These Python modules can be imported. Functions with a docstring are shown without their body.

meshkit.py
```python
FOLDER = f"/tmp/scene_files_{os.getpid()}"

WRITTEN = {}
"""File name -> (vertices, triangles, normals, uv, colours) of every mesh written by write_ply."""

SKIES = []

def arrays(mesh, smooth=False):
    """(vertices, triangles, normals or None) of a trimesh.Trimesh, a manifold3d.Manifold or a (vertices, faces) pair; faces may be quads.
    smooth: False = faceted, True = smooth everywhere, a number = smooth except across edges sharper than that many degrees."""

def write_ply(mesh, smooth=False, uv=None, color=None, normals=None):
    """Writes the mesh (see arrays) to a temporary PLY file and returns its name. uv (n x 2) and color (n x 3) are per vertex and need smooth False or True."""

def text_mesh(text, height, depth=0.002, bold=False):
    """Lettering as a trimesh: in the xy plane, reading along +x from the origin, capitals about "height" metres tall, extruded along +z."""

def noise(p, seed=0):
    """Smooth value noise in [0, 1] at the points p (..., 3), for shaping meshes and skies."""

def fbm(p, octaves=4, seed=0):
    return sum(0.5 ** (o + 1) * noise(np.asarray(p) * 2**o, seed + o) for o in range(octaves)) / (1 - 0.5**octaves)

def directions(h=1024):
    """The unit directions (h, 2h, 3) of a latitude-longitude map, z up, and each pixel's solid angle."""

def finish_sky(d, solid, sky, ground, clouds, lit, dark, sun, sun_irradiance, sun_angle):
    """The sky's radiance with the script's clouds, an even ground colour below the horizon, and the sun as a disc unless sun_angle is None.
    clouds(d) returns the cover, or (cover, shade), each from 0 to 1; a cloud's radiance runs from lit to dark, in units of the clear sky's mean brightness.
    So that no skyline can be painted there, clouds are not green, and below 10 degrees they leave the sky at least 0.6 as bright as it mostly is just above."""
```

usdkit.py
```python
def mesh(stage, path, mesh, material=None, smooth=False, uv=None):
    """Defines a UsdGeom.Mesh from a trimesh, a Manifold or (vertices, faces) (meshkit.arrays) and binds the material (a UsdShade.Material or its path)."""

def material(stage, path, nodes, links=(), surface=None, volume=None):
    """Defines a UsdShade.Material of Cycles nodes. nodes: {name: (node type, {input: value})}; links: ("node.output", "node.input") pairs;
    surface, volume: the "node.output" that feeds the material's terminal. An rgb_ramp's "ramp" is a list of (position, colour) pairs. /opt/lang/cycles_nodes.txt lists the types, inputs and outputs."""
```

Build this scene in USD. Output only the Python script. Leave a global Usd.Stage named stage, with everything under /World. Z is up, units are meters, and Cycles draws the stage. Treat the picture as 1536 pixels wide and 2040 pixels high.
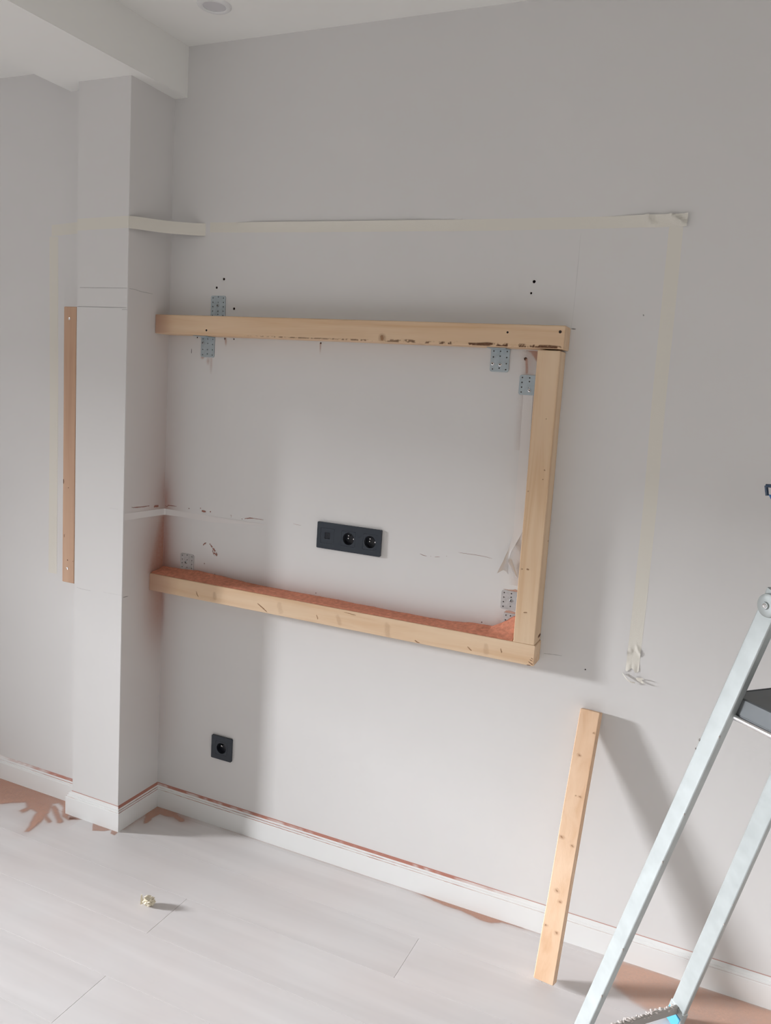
import math
import numpy as np, trimesh, shapely
import manifold3d as m3
from shapely.geometry import Polygon, LineString, Point, MultiPoint, box as sbox
from shapely.ops import unary_union
from pxr import Usd, UsdGeom, UsdLux, UsdShade, Gf, Sdf, Vt
import usdkit, meshkit

stage = Usd.Stage.CreateInMemory()
UsdGeom.SetStageUpAxis(stage, 'Z'); UsdGeom.SetStageMetersPerUnit(stage, 1.0)
UsdGeom.Xform.Define(stage, '/World'); UsdGeom.Scope.Define(stage, '/World/Looks')

# ------------------------------------------------------------------ camera
IW, IH = 1536, 2040
F_PX, CAM = 1602.92, (1.73379, -2.12510, 1.48050)
YAW, PITCH, ROLL = map(math.radians, (-23.67234, -8.44187, 3.80892))
fw = np.array([math.sin(YAW)*math.cos(PITCH), math.cos(YAW)*math.cos(PITCH), math.sin(PITCH)])
rt = np.array([math.cos(YAW), -math.sin(YAW), 0.0]); up = np.cross(rt, fw)
rt, up = math.cos(ROLL)*rt + math.sin(ROLL)*up, -math.sin(ROLL)*rt + math.cos(ROLL)*up
cam = UsdGeom.Camera.Define(stage, '/World/camera')
cam.AddTransformOp().Set(Gf.Matrix4d(*rt, 0, *up, 0, *(-fw), 0, *CAM, 1))
cam.CreateHorizontalApertureAttr(36.0); cam.CreateVerticalApertureAttr(36.0*IH/IW)
cam.CreateFocalLengthAttr(36.0*F_PX/IW); cam.CreateClippingRangeAttr(Gf.Vec2f(0.02, 200))
cam.CreateExposureAttr(0.05)

# ------------------------------------------------------------------ light: overcast sky seen through the french window, and fill through an added window
def rect_light(name, pos, target, w, h, intensity, color):
    L = UsdLux.RectLight.Define(stage, '/World/' + name)
    z = np.array(pos, float) - np.array(target, float); z /= np.linalg.norm(z)
    x = np.cross([0, 0, 1.0], z); x /= np.linalg.norm(x); y = np.cross(z, x)
    L.AddTransformOp().Set(Gf.Matrix4d(*x, 0, *y, 0, *z, 0, *pos, 1))
    L.CreateWidthAttr(w); L.CreateHeightAttr(h); L.CreateIntensityAttr(intensity); L.CreateColorAttr(Gf.Vec3f(*color))
    return L
WIN = (-4.1, -2.1, 0.02, 2.20)             # french window in the left wall: y0, y1, z0, z1
WIN2 = (0.9, 3.0, 0.9, 2.25)               # window added behind the camera for fill light: x0, x1, z0, z1
rect_light('sky_light', (-20.0, -7.1, 5.4), (-4.8, -3.2, 2.0), 4.9, 2.6, 468.0, (0.965, 0.985, 1.03))
rect_light('added_fill_light', (2.0, -7.6, 1.5), (1.6, -4.9, 1.2), 4.0, 2.5, 1.8, (1.0, 0.985, 0.96))  # fill lamp added outside the made-up window to lift the ambient light
dome = UsdLux.DomeLight.Define(stage, '/World/sky'); dome.CreateIntensityAttr(0.15); dome.CreateColorAttr(Gf.Vec3f(0.9, 0.96, 1.0))

# ------------------------------------------------------------------ materials
MATS = {}
def mat(name, nodes, links=(), surface='p.BSDF'):
    MATS[name] = usdkit.material(stage, '/World/Looks/' + name, nodes, links, surface=surface); return MATS[name]
def plain(name, col, rough=0.6, metallic=0.0, spec=0.5, bump=0.0, bscale=200.0, var=0.0, vscale=3.0, **kw):
    nodes = {'p': ('principled_bsdf', dict(base_color=col, roughness=rough, metallic=metallic, specular_ior_level=spec, **kw))}
    links = []
    if bump or var: nodes['tc'] = ('texture_coordinate', {})
    if bump:
        nodes['bn'] = ('noise_texture', {'scale': bscale, 'detail': 3.0}); nodes['b'] = ('bump', {'strength': bump, 'distance': 0.002})
        links += [('tc.object', 'bn.vector'), ('bn.fac', 'b.height'), ('b.normal', 'p.normal')]
    if var:
        c = np.array(col)
        nodes['vn'] = ('noise_texture', {'scale': vscale, 'detail': 4.0})
        nodes['vr'] = ('rgb_ramp', {'ramp': [(0.3, tuple(c*(1-var))), (0.7, tuple(np.minimum(c*(1+var), 1)))]})
        links += [('tc.object', 'vn.vector'), ('vn.fac', 'vr.fac'), ('vr.color', 'p.base_color')]
    return mat(name, nodes, links)
def dusted(name, col, dust, rough=0.7, noise=0.35, nscale=260.0):
    """solid surface that turns to dust where its primvar 'dust_amount' says so"""
    return mat(name, {'a': ('attribute', {'attribute': 'dust_amount'}), 'tc': ('texture_coordinate', {}), 'n': ('noise_texture', {'scale': nscale, 'detail': 3.0}),
        'm': ('math', {'math_type': 'multiply_add', 'value2': noise, 'value3': -noise/2}), 'ad': ('math', {'math_type': 'add', 'use_clamp': True}),
        'g': ('math', {'math_type': 'multiply'}), 'mx': ('mix', {'color1': col, 'color2': dust}), 'p': ('principled_bsdf', {'roughness': rough})},
        [('tc.object', 'n.vector'), ('n.fac', 'm.value1'), ('m.value', 'ad.value1'), ('a.fac', 'ad.value2'), ('ad.value', 'g.value1'), ('a.fac', 'g.value2'), ('a.fac', 'mx.fac'), ('mx.color', 'p.base_color')])
def film_mat(name, dust, rough=0.9, noise=0.5, nscale=160.0):
    """a thin film of dust: see-through where its primvar 'dust_amount' is low"""
    return mat(name, {'a': ('attribute', {'attribute': 'dust_amount'}), 'tc': ('texture_coordinate', {}), 'n': ('noise_texture', {'scale': nscale, 'detail': 4.0}),
        'm': ('math', {'math_type': 'multiply_add', 'value2': noise, 'value3': 1-noise/2}), 'g': ('math', {'math_type': 'multiply', 'use_clamp': True}),
        't': ('transparent_bsdf', {}), 'p': ('principled_bsdf', {'base_color': dust, 'roughness': rough, 'specular_ior_level': 0.1}), 'x': ('mix_closure', {})},
        [('tc.object', 'n.vector'), ('n.fac', 'm.value1'), ('m.value', 'g.value1'), ('a.fac', 'g.value2'), ('g.value', 'x.fac'), ('t.BSDF', 'x.closure1'), ('p.BSDF', 'x.closure2')], surface='x.closure')
def toned_film_mat(name, pale, dark, noise=0.4, nscale=110.0):
    return mat(name, {'a': ('attribute', {'attribute': 'dust_amount'}), 'k': ('attribute', {'attribute': 'dust_tone'}), 'c': ('mix', {'color1': pale, 'color2': dark}), 'tc': ('texture_coordinate', {}), 'n': ('noise_texture', {'scale': nscale, 'detail': 4.0}),
        'm': ('math', {'math_type': 'multiply_add', 'value2': noise, 'value3': 1-noise/2}), 'g': ('math', {'math_type': 'multiply', 'use_clamp': True}),
        't': ('transparent_bsdf', {}), 'p': ('principled_bsdf', {'roughness': 0.9, 'specular_ior_level': 0.1}), 'x': ('mix_closure', {})},
        [('k.fac', 'c.fac'), ('c.color', 'p.base_color'), ('tc.object', 'n.vector'), ('n.fac', 'm.value1'), ('m.value', 'g.value1'), ('a.fac', 'g.value2'), ('g.value', 'x.fac'), ('t.BSDF', 'x.closure1'), ('p.BSDF', 'x.closure2')], surface='x.closure')
def pine(name, axis, early, late, seed=0.0):
    s = {'x': (2.2, 34, 34), 'y': (34, 2.2, 34), 'z': (34, 34, 2.2)}[axis]; s2 = tuple(v*(0.35 if v < 10 else 0.22) for v in s); s3 = tuple(v*(3 if v < 10 else 9) for v in s)
    return mat(name, {'tc': ('texture_coordinate', {}), 'm1': ('mapping', {'scale': s, 'location': (seed, seed*1.7, seed*0.6)}), 'n1': ('noise_texture', {'scale': 1.0, 'detail': 3.0, 'distortion': 0.6}),
        'm2': ('mapping', {'scale': s2, 'location': (seed*2.1, seed, seed)}), 'n2': ('noise_texture', {'scale': 1.0, 'detail': 3.0}),
        'm3': ('mapping', {'scale': s3}), 'n3': ('noise_texture', {'scale': 1.0, 'detail': 2.0}),
        'r1': ('rgb_ramp', {'ramp': [(0.30, early), (0.55, tuple((np.array(early)*0.6+np.array(late)*0.4))), (0.72, late)]}),
        'r2': ('rgb_ramp', {'ramp': [(0.3, (0.90, 0.84, 0.78)), (0.7, (1.0, 1.0, 1.0))]}), 'mx': ('mix', {'mix_type': 'multiply', 'fac': 1.0}),
        'b': ('bump', {'strength': 0.25, 'distance': 0.001}), 'p': ('principled_bsdf', {'roughness': 0.62, 'specular_ior_level': 0.3})},
        [('tc.object', 'm1.vector'), ('tc.object', 'm2.vector'), ('tc.object', 'm3.vector'), ('m1.vector', 'n1.vector'), ('m2.vector', 'n2.vector'), ('m3.vector', 'n3.vector'), ('n1.fac', 'r1.fac'), ('n2.fac', 'r2.fac'),
         ('r1.color', 'mx.color1'), ('r2.color', 'mx.color2'), ('mx.color', 'p.base_color'), ('n3.fac', 'b.height'), ('b.normal', 'p.normal')])
WALL = (0.715, 0.700, 0.685)
plain('wall_paint', WALL, 0.75, bump=0.06, bscale=350, var=0.012, vscale=2.0, spec=0.3)
plain('ceiling_paint', (0.865, 0.86, 0.825), 0.85, bump=0.04, bscale=300, spec=0.3)
plain('white_gloss', (0.80, 0.80, 0.785), 0.4)
plain('far_wall_paint', (0.86, 0.825, 0.775), 0.8)
DUST, HEAP = (0.58, 0.345, 0.265), (0.62, 0.255, 0.165)
dusted('skirting_paint', (0.80, 0.80, 0.785), (0.46, 0.20, 0.15), rough=0.45)
toned_film_mat('dust_and_bounce_film', DUST, (0.47, 0.205, 0.15)); film_mat('dust_film', DUST); film_mat('dust_film_lightened', (0.72, 0.46, 0.355)); film_mat('dust_film_fine', DUST, nscale=420, noise=0.9); film_mat('dust_film_dark', (0.41, 0.19, 0.145), nscale=90, noise=0.35); film_mat('dust_film_orange', (0.55, 0.25, 0.17))
film_mat('crack_film', (0.20, 0.07, 0.05), noise=0.7, nscale=500); film_mat('crack_film_red', (0.34, 0.15, 0.115), noise=1.1, nscale=500)
film_mat('grey_film', (0.16, 0.15, 0.15), noise=0.5, nscale=700)
film_mat('knot_film', (0.36, 0.20, 0.11), noise=0.5, nscale=300); film_mat('bark_film', (0.17, 0.085, 0.05), noise=0.6, nscale=300)
plain('brick_heap', HEAP, 0.95, bump=0.5, bscale=500, var=0.18, vscale=90, spec=0.1)
plain('tape_paper', (0.745, 0.714, 0.640), 0.65, bump=0.15, bscale=500, spec=0.3)
plain('tape_ball_paper', (0.80, 0.73, 0.58), 0.6, bump=0.2, bscale=300, spec=0.3)
plain('tape_painted', (0.745, 0.715, 0.695), 0.7, bump=0.1, bscale=400, spec=0.3)
pine('pine_x', 'x', (0.80, 0.62, 0.44), (0.70, 0.48, 0.30)); pine('pine_z', 'z', (0.80, 0.63, 0.45), (0.70, 0.49, 0.31), 3.3)
pine('pine_board', 'z', (0.80, 0.575, 0.40), (0.70, 0.46, 0.29), 7.1); pine('pine_dark', 'z', (0.62, 0.415, 0.29), (0.50, 0.31, 0.21), 5.2)
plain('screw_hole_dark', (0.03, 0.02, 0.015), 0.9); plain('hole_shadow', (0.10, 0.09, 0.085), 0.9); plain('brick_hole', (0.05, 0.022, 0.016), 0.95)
plain('zinc', (0.43, 0.49, 0.52), 0.5, metallic=0.4, bump=0.15, bscale=120, var=0.08, vscale=60)
plain('zinc_dusty', (0.50, 0.485, 0.48), 0.7, metallic=0.25, bump=0.15, bscale=120, var=0.12, vscale=80)
plain('bright_steel', (0.85, 0.85, 0.86), 0.18, metallic=1.0)
plain('dull_steel', (0.42, 0.44, 0.45), 0.45, metallic=0.6)
plain('socket_plastic', (0.022, 0.030, 0.042), 0.38); plain('socket_plastic_dark', (0.010, 0.013, 0.02), 0.3)
plain('ladder_metal', (0.465, 0.50, 0.495), 0.46, metallic=0.35, bump=0.12, bscale=45, var=0.07, vscale=25)
plain('ladder_metal_dark', (0.125, 0.135, 0.14), 0.40, metallic=0.5, bump=0.1, bscale=30)
plain('paint_splash', (0.66, 0.60, 0.565), 0.7); plain('rubber_grey', (0.40, 0.37, 0.345), 0.8)
plain('blue_plastic', (0.03, 0.15, 0.40), 0.4); plain('sky_blue_plastic', (0.10, 0.42, 0.66), 0.4); plain('navy_plastic', (0.02, 0.05, 0.10), 0.4)
plain('lamp_ring', (0.78, 0.78, 0.77), 0.35); plain('lamp_diffuser', (0.62, 0.61, 0.62), 0.5)
plain('subfloor', (0.35, 0.33, 0.31), 0.9); plain('frame_white', (0.80, 0.80, 0.80), 0.4); plain('graphite', (0.30, 0.29, 0.29), 0.8)
mat('window_glass', {'t': ('transparent_bsdf', {}), 'g': ('glossy_bsdf', {'roughness': 0.02, 'color': (1, 1, 1)}), 'f': ('fresnel', {'IOR': 1.45}), 'x': ('mix_closure', {})},
    [('f.fac', 'x.fac'), ('t.BSDF', 'x.closure1'), ('g.BSDF', 'x.closure2')], surface='x.closure')
for k, tone in enumerate((1.0, 0.975, 1.02, 0.99)):
    c = np.array((0.735, 0.712, 0.705))*tone
    mat('plank_%d' % k, {'tc': ('texture_coordinate', {}), 'm': ('mapping', {'scale': (1.3, 16, 16), 'location': (k*3.1, k*1.7, 0)}), 'n': ('noise_texture', {'scale': 1.0, 'detail': 5.0, 'distortion': 0.5}),
        'r': ('rgb_ramp', {'ramp': [(0.28, tuple(c*np.array((0.93, 0.925, 0.925)))), (0.72, tuple(np.minimum(c*1.04, 1)))]}), 'p': ('principled_bsdf', {'roughness': 0.42, 'specular_ior_level': 0.4}),
        'n2': ('noise_texture', {'scale': 3.0, 'detail': 4.0}), 'r2': ('rgb_ramp', {'ramp': [(0.35, (0.985, 0.955, 0.945)), (0.65, (1, 1, 1))]}), 'mx': ('mix', {'mix_type': 'multiply', 'fac': 1.0})},
        [('tc.object', 'm.vector'), ('m.vector', 'n.vector'), ('n.fac', 'r.fac'), ('tc.object', 'n2.vector'), ('n2.fac', 'r2.fac'), ('r.color', 'mx.color1'), ('r2.color', 'mx.color2'), ('mx.color', 'p.base_color')])

# ------------------------------------------------------------------ scene helpers
USED = set()
def path_for(parent, name):
    base, n = f'{parent}/{name}', 0
    p = base
    while p in USED: n += 1; p = f'{base}_{n:03d}'
    USED.add(p); return p
LOC = {}
def props(prim, label=None, cat=None, group=None, kind=None):
    for k, v in (('label', label), ('category', cat), ('group', group), ('kind', kind)):
        if v: prim.SetCustomDataByKey(k, v)
    return prim
def thing(name, label, cat, loc=(0, 0, 0), group=None, kind=None):
    p = path_for('/World', name); x = UsdGeom.Xform.Define(stage, p)
    if any(loc): x.AddTranslateOp().Set(Gf.Vec3d(*map(float, loc)))
    LOC[p] = np.array(loc, float); props(x.GetPrim(), label, cat, group, kind); return p
def obj(name, mesh, material, parent='/World', smooth=False, label=None, cat=None, group=None, kind=None, density=None, tone=None):
    """one Mesh prim; vertices come in world coordinates and are stored relative to the thing's base"""
    p = path_for(parent, name)
    off = LOC.get(parent, np.zeros(3)); LOC[p] = off
    v, f, n = meshkit.arrays(mesh, smooth)
    m = UsdGeom.Mesh.Define(stage, p)
    m.CreatePointsAttr(Vt.Vec3fArray.FromNumpy((v - off).astype(np.float32)))
    m.CreateFaceVertexCountsAttr(Vt.IntArray.FromNumpy(np.full(len(f), 3, np.int32)))
    m.CreateFaceVertexIndicesAttr(Vt.IntArray.FromNumpy(f.astype(np.int32).ravel()))
    m.CreateSubdivisionSchemeAttr('none')
    if n is not None:
        m.CreateNormalsAttr(Vt.Vec3fArray.FromNumpy(n.astype(np.float32))); m.SetNormalsInterpolation('vertex')
    if density is not None:
        UsdGeom.PrimvarsAPI(m).CreatePrimvar('dust_amount', Sdf.ValueTypeNames.FloatArray, 'vertex').Set(Vt.FloatArray.FromNumpy(np.asarray(density, np.float32)))
    if tone is not None:
        UsdGeom.PrimvarsAPI(m).CreatePrimvar('dust_tone', Sdf.ValueTypeNames.FloatArray, 'vertex').Set(Vt.FloatArray.FromNumpy(np.asarray(tone, np.float32)))
    UsdShade.MaterialBindingAPI.Apply(m.GetPrim()).Bind(MATS[material])
    props(m.GetPrim(), label, cat, group, kind); return p

def cat_(*ms): return trimesh.util.concatenate([tm(m) for m in ms])
def tm(m):
    if isinstance(m, trimesh.Trimesh): return m
    v, f, _ = meshkit.arrays(m); return trimesh.Trimesh(v, f, process=False)
def bx(lo, hi, c=0.0):
    lo, hi = np.minimum(lo, hi).astype(float), np.maximum(lo, hi).astype(float)
    if c <= 0: return trimesh.creation.box(bounds=[lo, hi])
    pts = []
    for s in np.ndindex(2, 2, 2):
        corner = np.where(s, hi, lo); d = np.where(s, -1, 1)*c
        for k in range(3):
            q = corner + d; q[k] = corner[k]; pts.append(q)
    return trimesh.Trimesh(np.array(pts), process=False).convex_hull
def frame_mat(o, x, y, z):
    M = np.eye(4); M[:3, 0], M[:3, 1], M[:3, 2], M[:3, 3] = x, y, z, o; return M
def unit(v): v = np.asarray(v, float); return v/np.linalg.norm(v)
def obox(p0, p1, w, wv, t, tv=None, c=0.0):
    """bar from p0 to p1, width w along wv, thickness t across"""
    p0, p1 = np.asarray(p0, float), np.asarray(p1, float); z = unit(p1-p0); x = unit(np.asarray(wv) - z*np.dot(wv, z)); y = np.cross(z, x)
    b = bx((-w/2, -t/2, 0), (w/2, t/2, np.linalg.norm(p1-p0)), c); b.apply_transform(frame_mat(p0, x, y, z)); return b
def extr(poly, h): return trimesh.creation.extrude_polygon(poly, h, engine='earcut')
def cyl(p0, p1, r, n=20):
    p0, p1 = np.asarray(p0, float), np.asarray(p1, float); z = unit(p1-p0); x = unit(np.cross(z, [0.3, 0.9, 0.2])); y = np.cross(z, x)
    m = trimesh.creation.cylinder(radius=r, height=np.linalg.norm(p1-p0), sections=n); m.apply_translation((0, 0, np.linalg.norm(p1-p0)/2)); m.apply_transform(frame_mat(p0, x, y, z)); return m
def lathe(profile, o, axis, n=32):
    z = unit(axis); x = unit(np.cross(z, [0.31, 0.17, 0.93] if abs(z[2]) < 0.9 else [1, 0, 0])); y = np.cross(z, x)
    m = trimesh.creation.revolve(np.array(profile), sections=n); m.apply_transform(frame_mat(o, x, y, z)); return m
def man(t):
    t = tm(t).copy(); t.merge_vertices(); return m3.Manifold(m3.Mesh(np.asarray(t.vertices, np.float32), np.asarray(t.faces, np.uint32)))
def rrect(w, h, r, x=0, y=0): return sbox(x-w/2+r, y-h/2+r, x+w/2-r, y+h/2-r).buffer(r, quad_segs=4)
AX = {'y': lambda val, off: (lambda a, b: np.stack([a, np.full_like(a, val-off), b], -1)),
      'x': lambda val, off: (lambda a, b: np.stack([np.full_like(a, val+off), a, b], -1)),
      'z': lambda val, off: (lambda a, b: np.stack([a, b, np.full_like(a, val+off)], -1))}
def sd(geom, a, b):
    """signed distance to a polygon, distance to a line or point"""
    pts = shapely.points(a, b); d = shapely.distance(geom, pts)
    if geom.geom_type.endswith('Polygon'): d = np.where(shapely.contains(geom, pts), -shapely.distance(geom.boundary, pts), d)
    return d
def warp(a, b, amp, freq, seed=0):
    P = np.stack([a*freq, b*freq, np.zeros_like(a)], -1)
    return a + (meshkit.fbm(P, 3, seed)-0.5)*2*amp, b + (meshkit.fbm(P+7.7, 3, seed+5)-0.5)*2*amp
def nz(a, b, freq, seed=0, oct=3): return meshkit.fbm(np.stack([a*freq, b*freq, np.zeros_like(a)], -1), oct, seed)
def step(x, lo, hi): t = np.clip((x-lo)/(hi-lo), 0, 1); return t*t*(3-2*t)
def film(name, plane, val, off, bounds, res, fn, material, parent='/World', **kw):
    u0, u1, v0, v1 = bounds; nu, nv = max(2, int((u1-u0)/res)+1), max(2, int((v1-v0)/res)+1)
    U, V = np.meshgrid(np.linspace(u0, u1, nu), np.linspace(v0, v1, nv), indexing='ij')
    D = fn(U.ravel(), V.ravel()); tone = None
    if isinstance(D, tuple): D, tone = D
    D = np.clip((np.clip(D, 0, 1)-0.02)/0.98, 0, 1).reshape(U.shape)
    P = AX[plane](val, off)(U.ravel(), V.ravel()); idx = np.arange(nu*nv).reshape(nu, nv)
    q = np.stack([idx[:-1, :-1], idx[1:, :-1], idx[1:, 1:], idx[:-1, 1:]], -1).reshape(-1, 4)
    dd = D.ravel(); q = q[dd[q].max(1) > 0.0]
    if not len(q): return None
    used, inv = np.unique(q, return_inverse=True)
    return obj(name, (P[used], inv.reshape(-1, 4)), material, parent, density=dd[used], tone=None if tone is None else tone[used], **kw)
def layers(*fs):
    """several stains and painted tints in one film: (function, tone) pairs, tone 0 = pale, 1 = dark"""
    def fn(a, b):
        clear, tn, tot = np.ones_like(a), np.zeros_like(a), np.full_like(a, 1e-6)
        for f, t in fs:
            d = np.clip(f(a, b), 0, 1); clear = clear*(1-d); tn += d*t; tot += d
        return 1-clear, tn/tot
    return fn
def lines_fn(items, w, noise=0.0, freq=300, seed=0):
    """items: polylines [(u, v), ...] with an optional third number: that stroke's half width"""
    def fn(a, b):
        a2, b2 = warp(a, b, noise, freq, seed) if noise else (a, b); D = np.zeros_like(a)
        for it in items:
            pts, hw = it if isinstance(it, tuple) and isinstance(it[0], list) else (it, w)
            g = LineString(pts) if len(pts) > 1 else Point(pts[0])
            if len(pts) > 1 and g.length > 6*hw: hw = hw*(0.2+0.8*np.sqrt(np.sin(math.pi*np.clip(shapely.line_locate_point(g, shapely.points(a2, b2), normalized=True), 0, 1))))
            D = np.maximum(D, 1-step(sd(g, a2, b2), hw*0.4, hw*1.3))
        return D
    return fn
def poly_fn(poly, soft, noise=0.0, freq=40, seed=0, level=1.0):
    poly = poly if hasattr(poly, 'geom_type') else Polygon(poly).buffer(0)
    def fn(a, b):
        a2, b2 = warp(a, b, noise, freq, seed) if noise else (a, b)
        return level*(1-step(sd(poly, a2, b2), -soft*0.5, soft*0.5))
    return fn
def many(*fs): return lambda a, b: np.max([f(a, b) for f in fs], 0)

# ================================================================== THE ROOM
H, HL, ZB = 2.4796, 2.3975, 2.3325          # main ceiling, left ceiling, underside of the beam
PD, PW, YL = 0.1936, 0.2000, -0.1339        # pillar depth and width, left wall plane
X0, X1, Y0 = -4.8, 3.4, -5.0                # room limits
# floor: a subfloor and laminate planks
fl = thing('floor', 'pale whitewashed laminate plank floor dusted with brick dust', 'floor', kind='structure')
obj('subfloor', bx((X0-0.15, Y0-0.15, -0.16), (X1+0.15, 0.12, -0.0125)), 'subfloor', fl)
rng = np.random.default_rng(4)
PWID, JOINTS = 0.1715, {1: 1.42, 2: 1.077, 3: 0.4235, 4: 1.27, 5: 0.4418, 6: 1.25, 0: 1.95}
k = 0; y_hi = -0.0325 + PWID
while y_hi > Y0:
    y_lo, row = y_hi - PWID, k
    hi, lo = min(y_hi, 0.0), max(y_lo, Y0)
    x = JOINTS.get(row, rng.uniform(0, 1.6)) - 1.6*4
    while x < X1:
        a, b = max(x, X0), min(x+1.6, X1)
        if b - a > 0.01 and hi - lo > 0.01:
            obj('plank', bx((a+0.0003, lo+0.00015, -0.012), (b-0.0003, hi-0.00015, 0.0), 0.00025), 'plank_%d' % rng.integers(4), fl)
        x += 1.6
    y_hi = y_lo; k += 1
# back wall with drilled holes
HOLES = [(0.2059, 1.793, .0042), (0.1797, 1.7671, .0038), (0.247, 1.7044, .0042), (1.1809, 1.7911, .0042), (1.1756, 1.7617, .003), (1.1767, 1.5922, .0045), (1.4155, 0.783, .002), (1.119, 0.8605, .002), (0.21, 0.858, .0025),
         (0.112, 1.6130, .0025), (0.2172, 1.6125, .003), (0.251, 1.6125, .0025), (0.5577, 1.6110, .003), (0.185, 1.0625, .0016), (0.100, 1.063, .0016)]
wb = man(bx((-0.3, 0, -0.15), (X1+0.15, 0.12, H+0.1)))
for hx, hz, hr in HOLES: wb = wb - man(cyl((hx, -0.01, hz), (hx, 0.045, hz), hr, 14))
wback = thing('wall_back', 'greyish white painted wall behind the timber frame, drilled and stained', 'wall', kind='structure')
for hx, hz in ((0.2675, 0.2750), (0.6910, 1.0422), (0.7620, 1.0422)): wb = wb - man(cyl((hx, -0.01, hz), (hx, 0.030, hz), 0.0215, 28))   # back boxes of the sockets
wb = wb - man(bx((0.606, -0.01, 1.0285), (0.634, 0.02, 1.0565)))
obj('plaster', wb, 'wall_paint', wback)
for hx, hz, hr in HOLES: obj('drill_hole', lathe([(0, 0), (hr*0.97, 0), (hr*0.97, 0.041), (hr*0.8, 0.041), (hr*0.8, 0.002), (0, 0.002)], (hx, 0.0435, hz), (0, -1, 0), 12), 'brick_hole', wback)
wleft = thing('wall_back_left', 'plain painted wall left of the pillar, set forward of the main wall', 'wall', kind='structure')
obj('plaster', bx((X0-0.15, YL, -0.15), (-PW+0.05, 0.12, H+0.1)), 'wall_paint', wleft)
pil = thing('pillar', 'square painted pillar between the two walls, under the ceiling beam', 'pillar', kind='structure')
obj('shaft', bx((-PW, -PD, -0.01), (0, 0.06, ZB+0.02), 0.0012), 'wall_paint', pil)
# ceilings and beam
cl = thing('ceiling', 'white ceiling over the main wall, right of the beam', 'ceiling', kind='structure')
obj('slab', bx((0.0, Y0-0.15, H), (X1+0.15, 0.12, H+0.12)), 'ceiling_paint', cl)
cl2 = thing('ceiling_left', 'lower white ceiling left of the beam', 'ceiling', kind='structure')
obj('slab', bx((X0-0.15, Y0-0.15, HL), (-0.29, 0.12, HL+0.2)), 'ceiling_paint', cl2)
bm = thing('ceiling_beam', 'white boxed ceiling beam running out over the pillar', 'beam', kind='structure')
bmv = []
for (yy, xl, xr) in ((0.05, -0.288, 0.0495), (Y0-0.1, -0.345, -0.105)):
    for (xx, zz) in ((xl, ZB), (xr, ZB), (xr, H+0.1), (xl, H+0.1)): bmv.append((xx, yy, zz))
obj('casing', trimesh.Trimesh(np.array(bmv)).convex_hull, 'ceiling_paint', bm)
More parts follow.
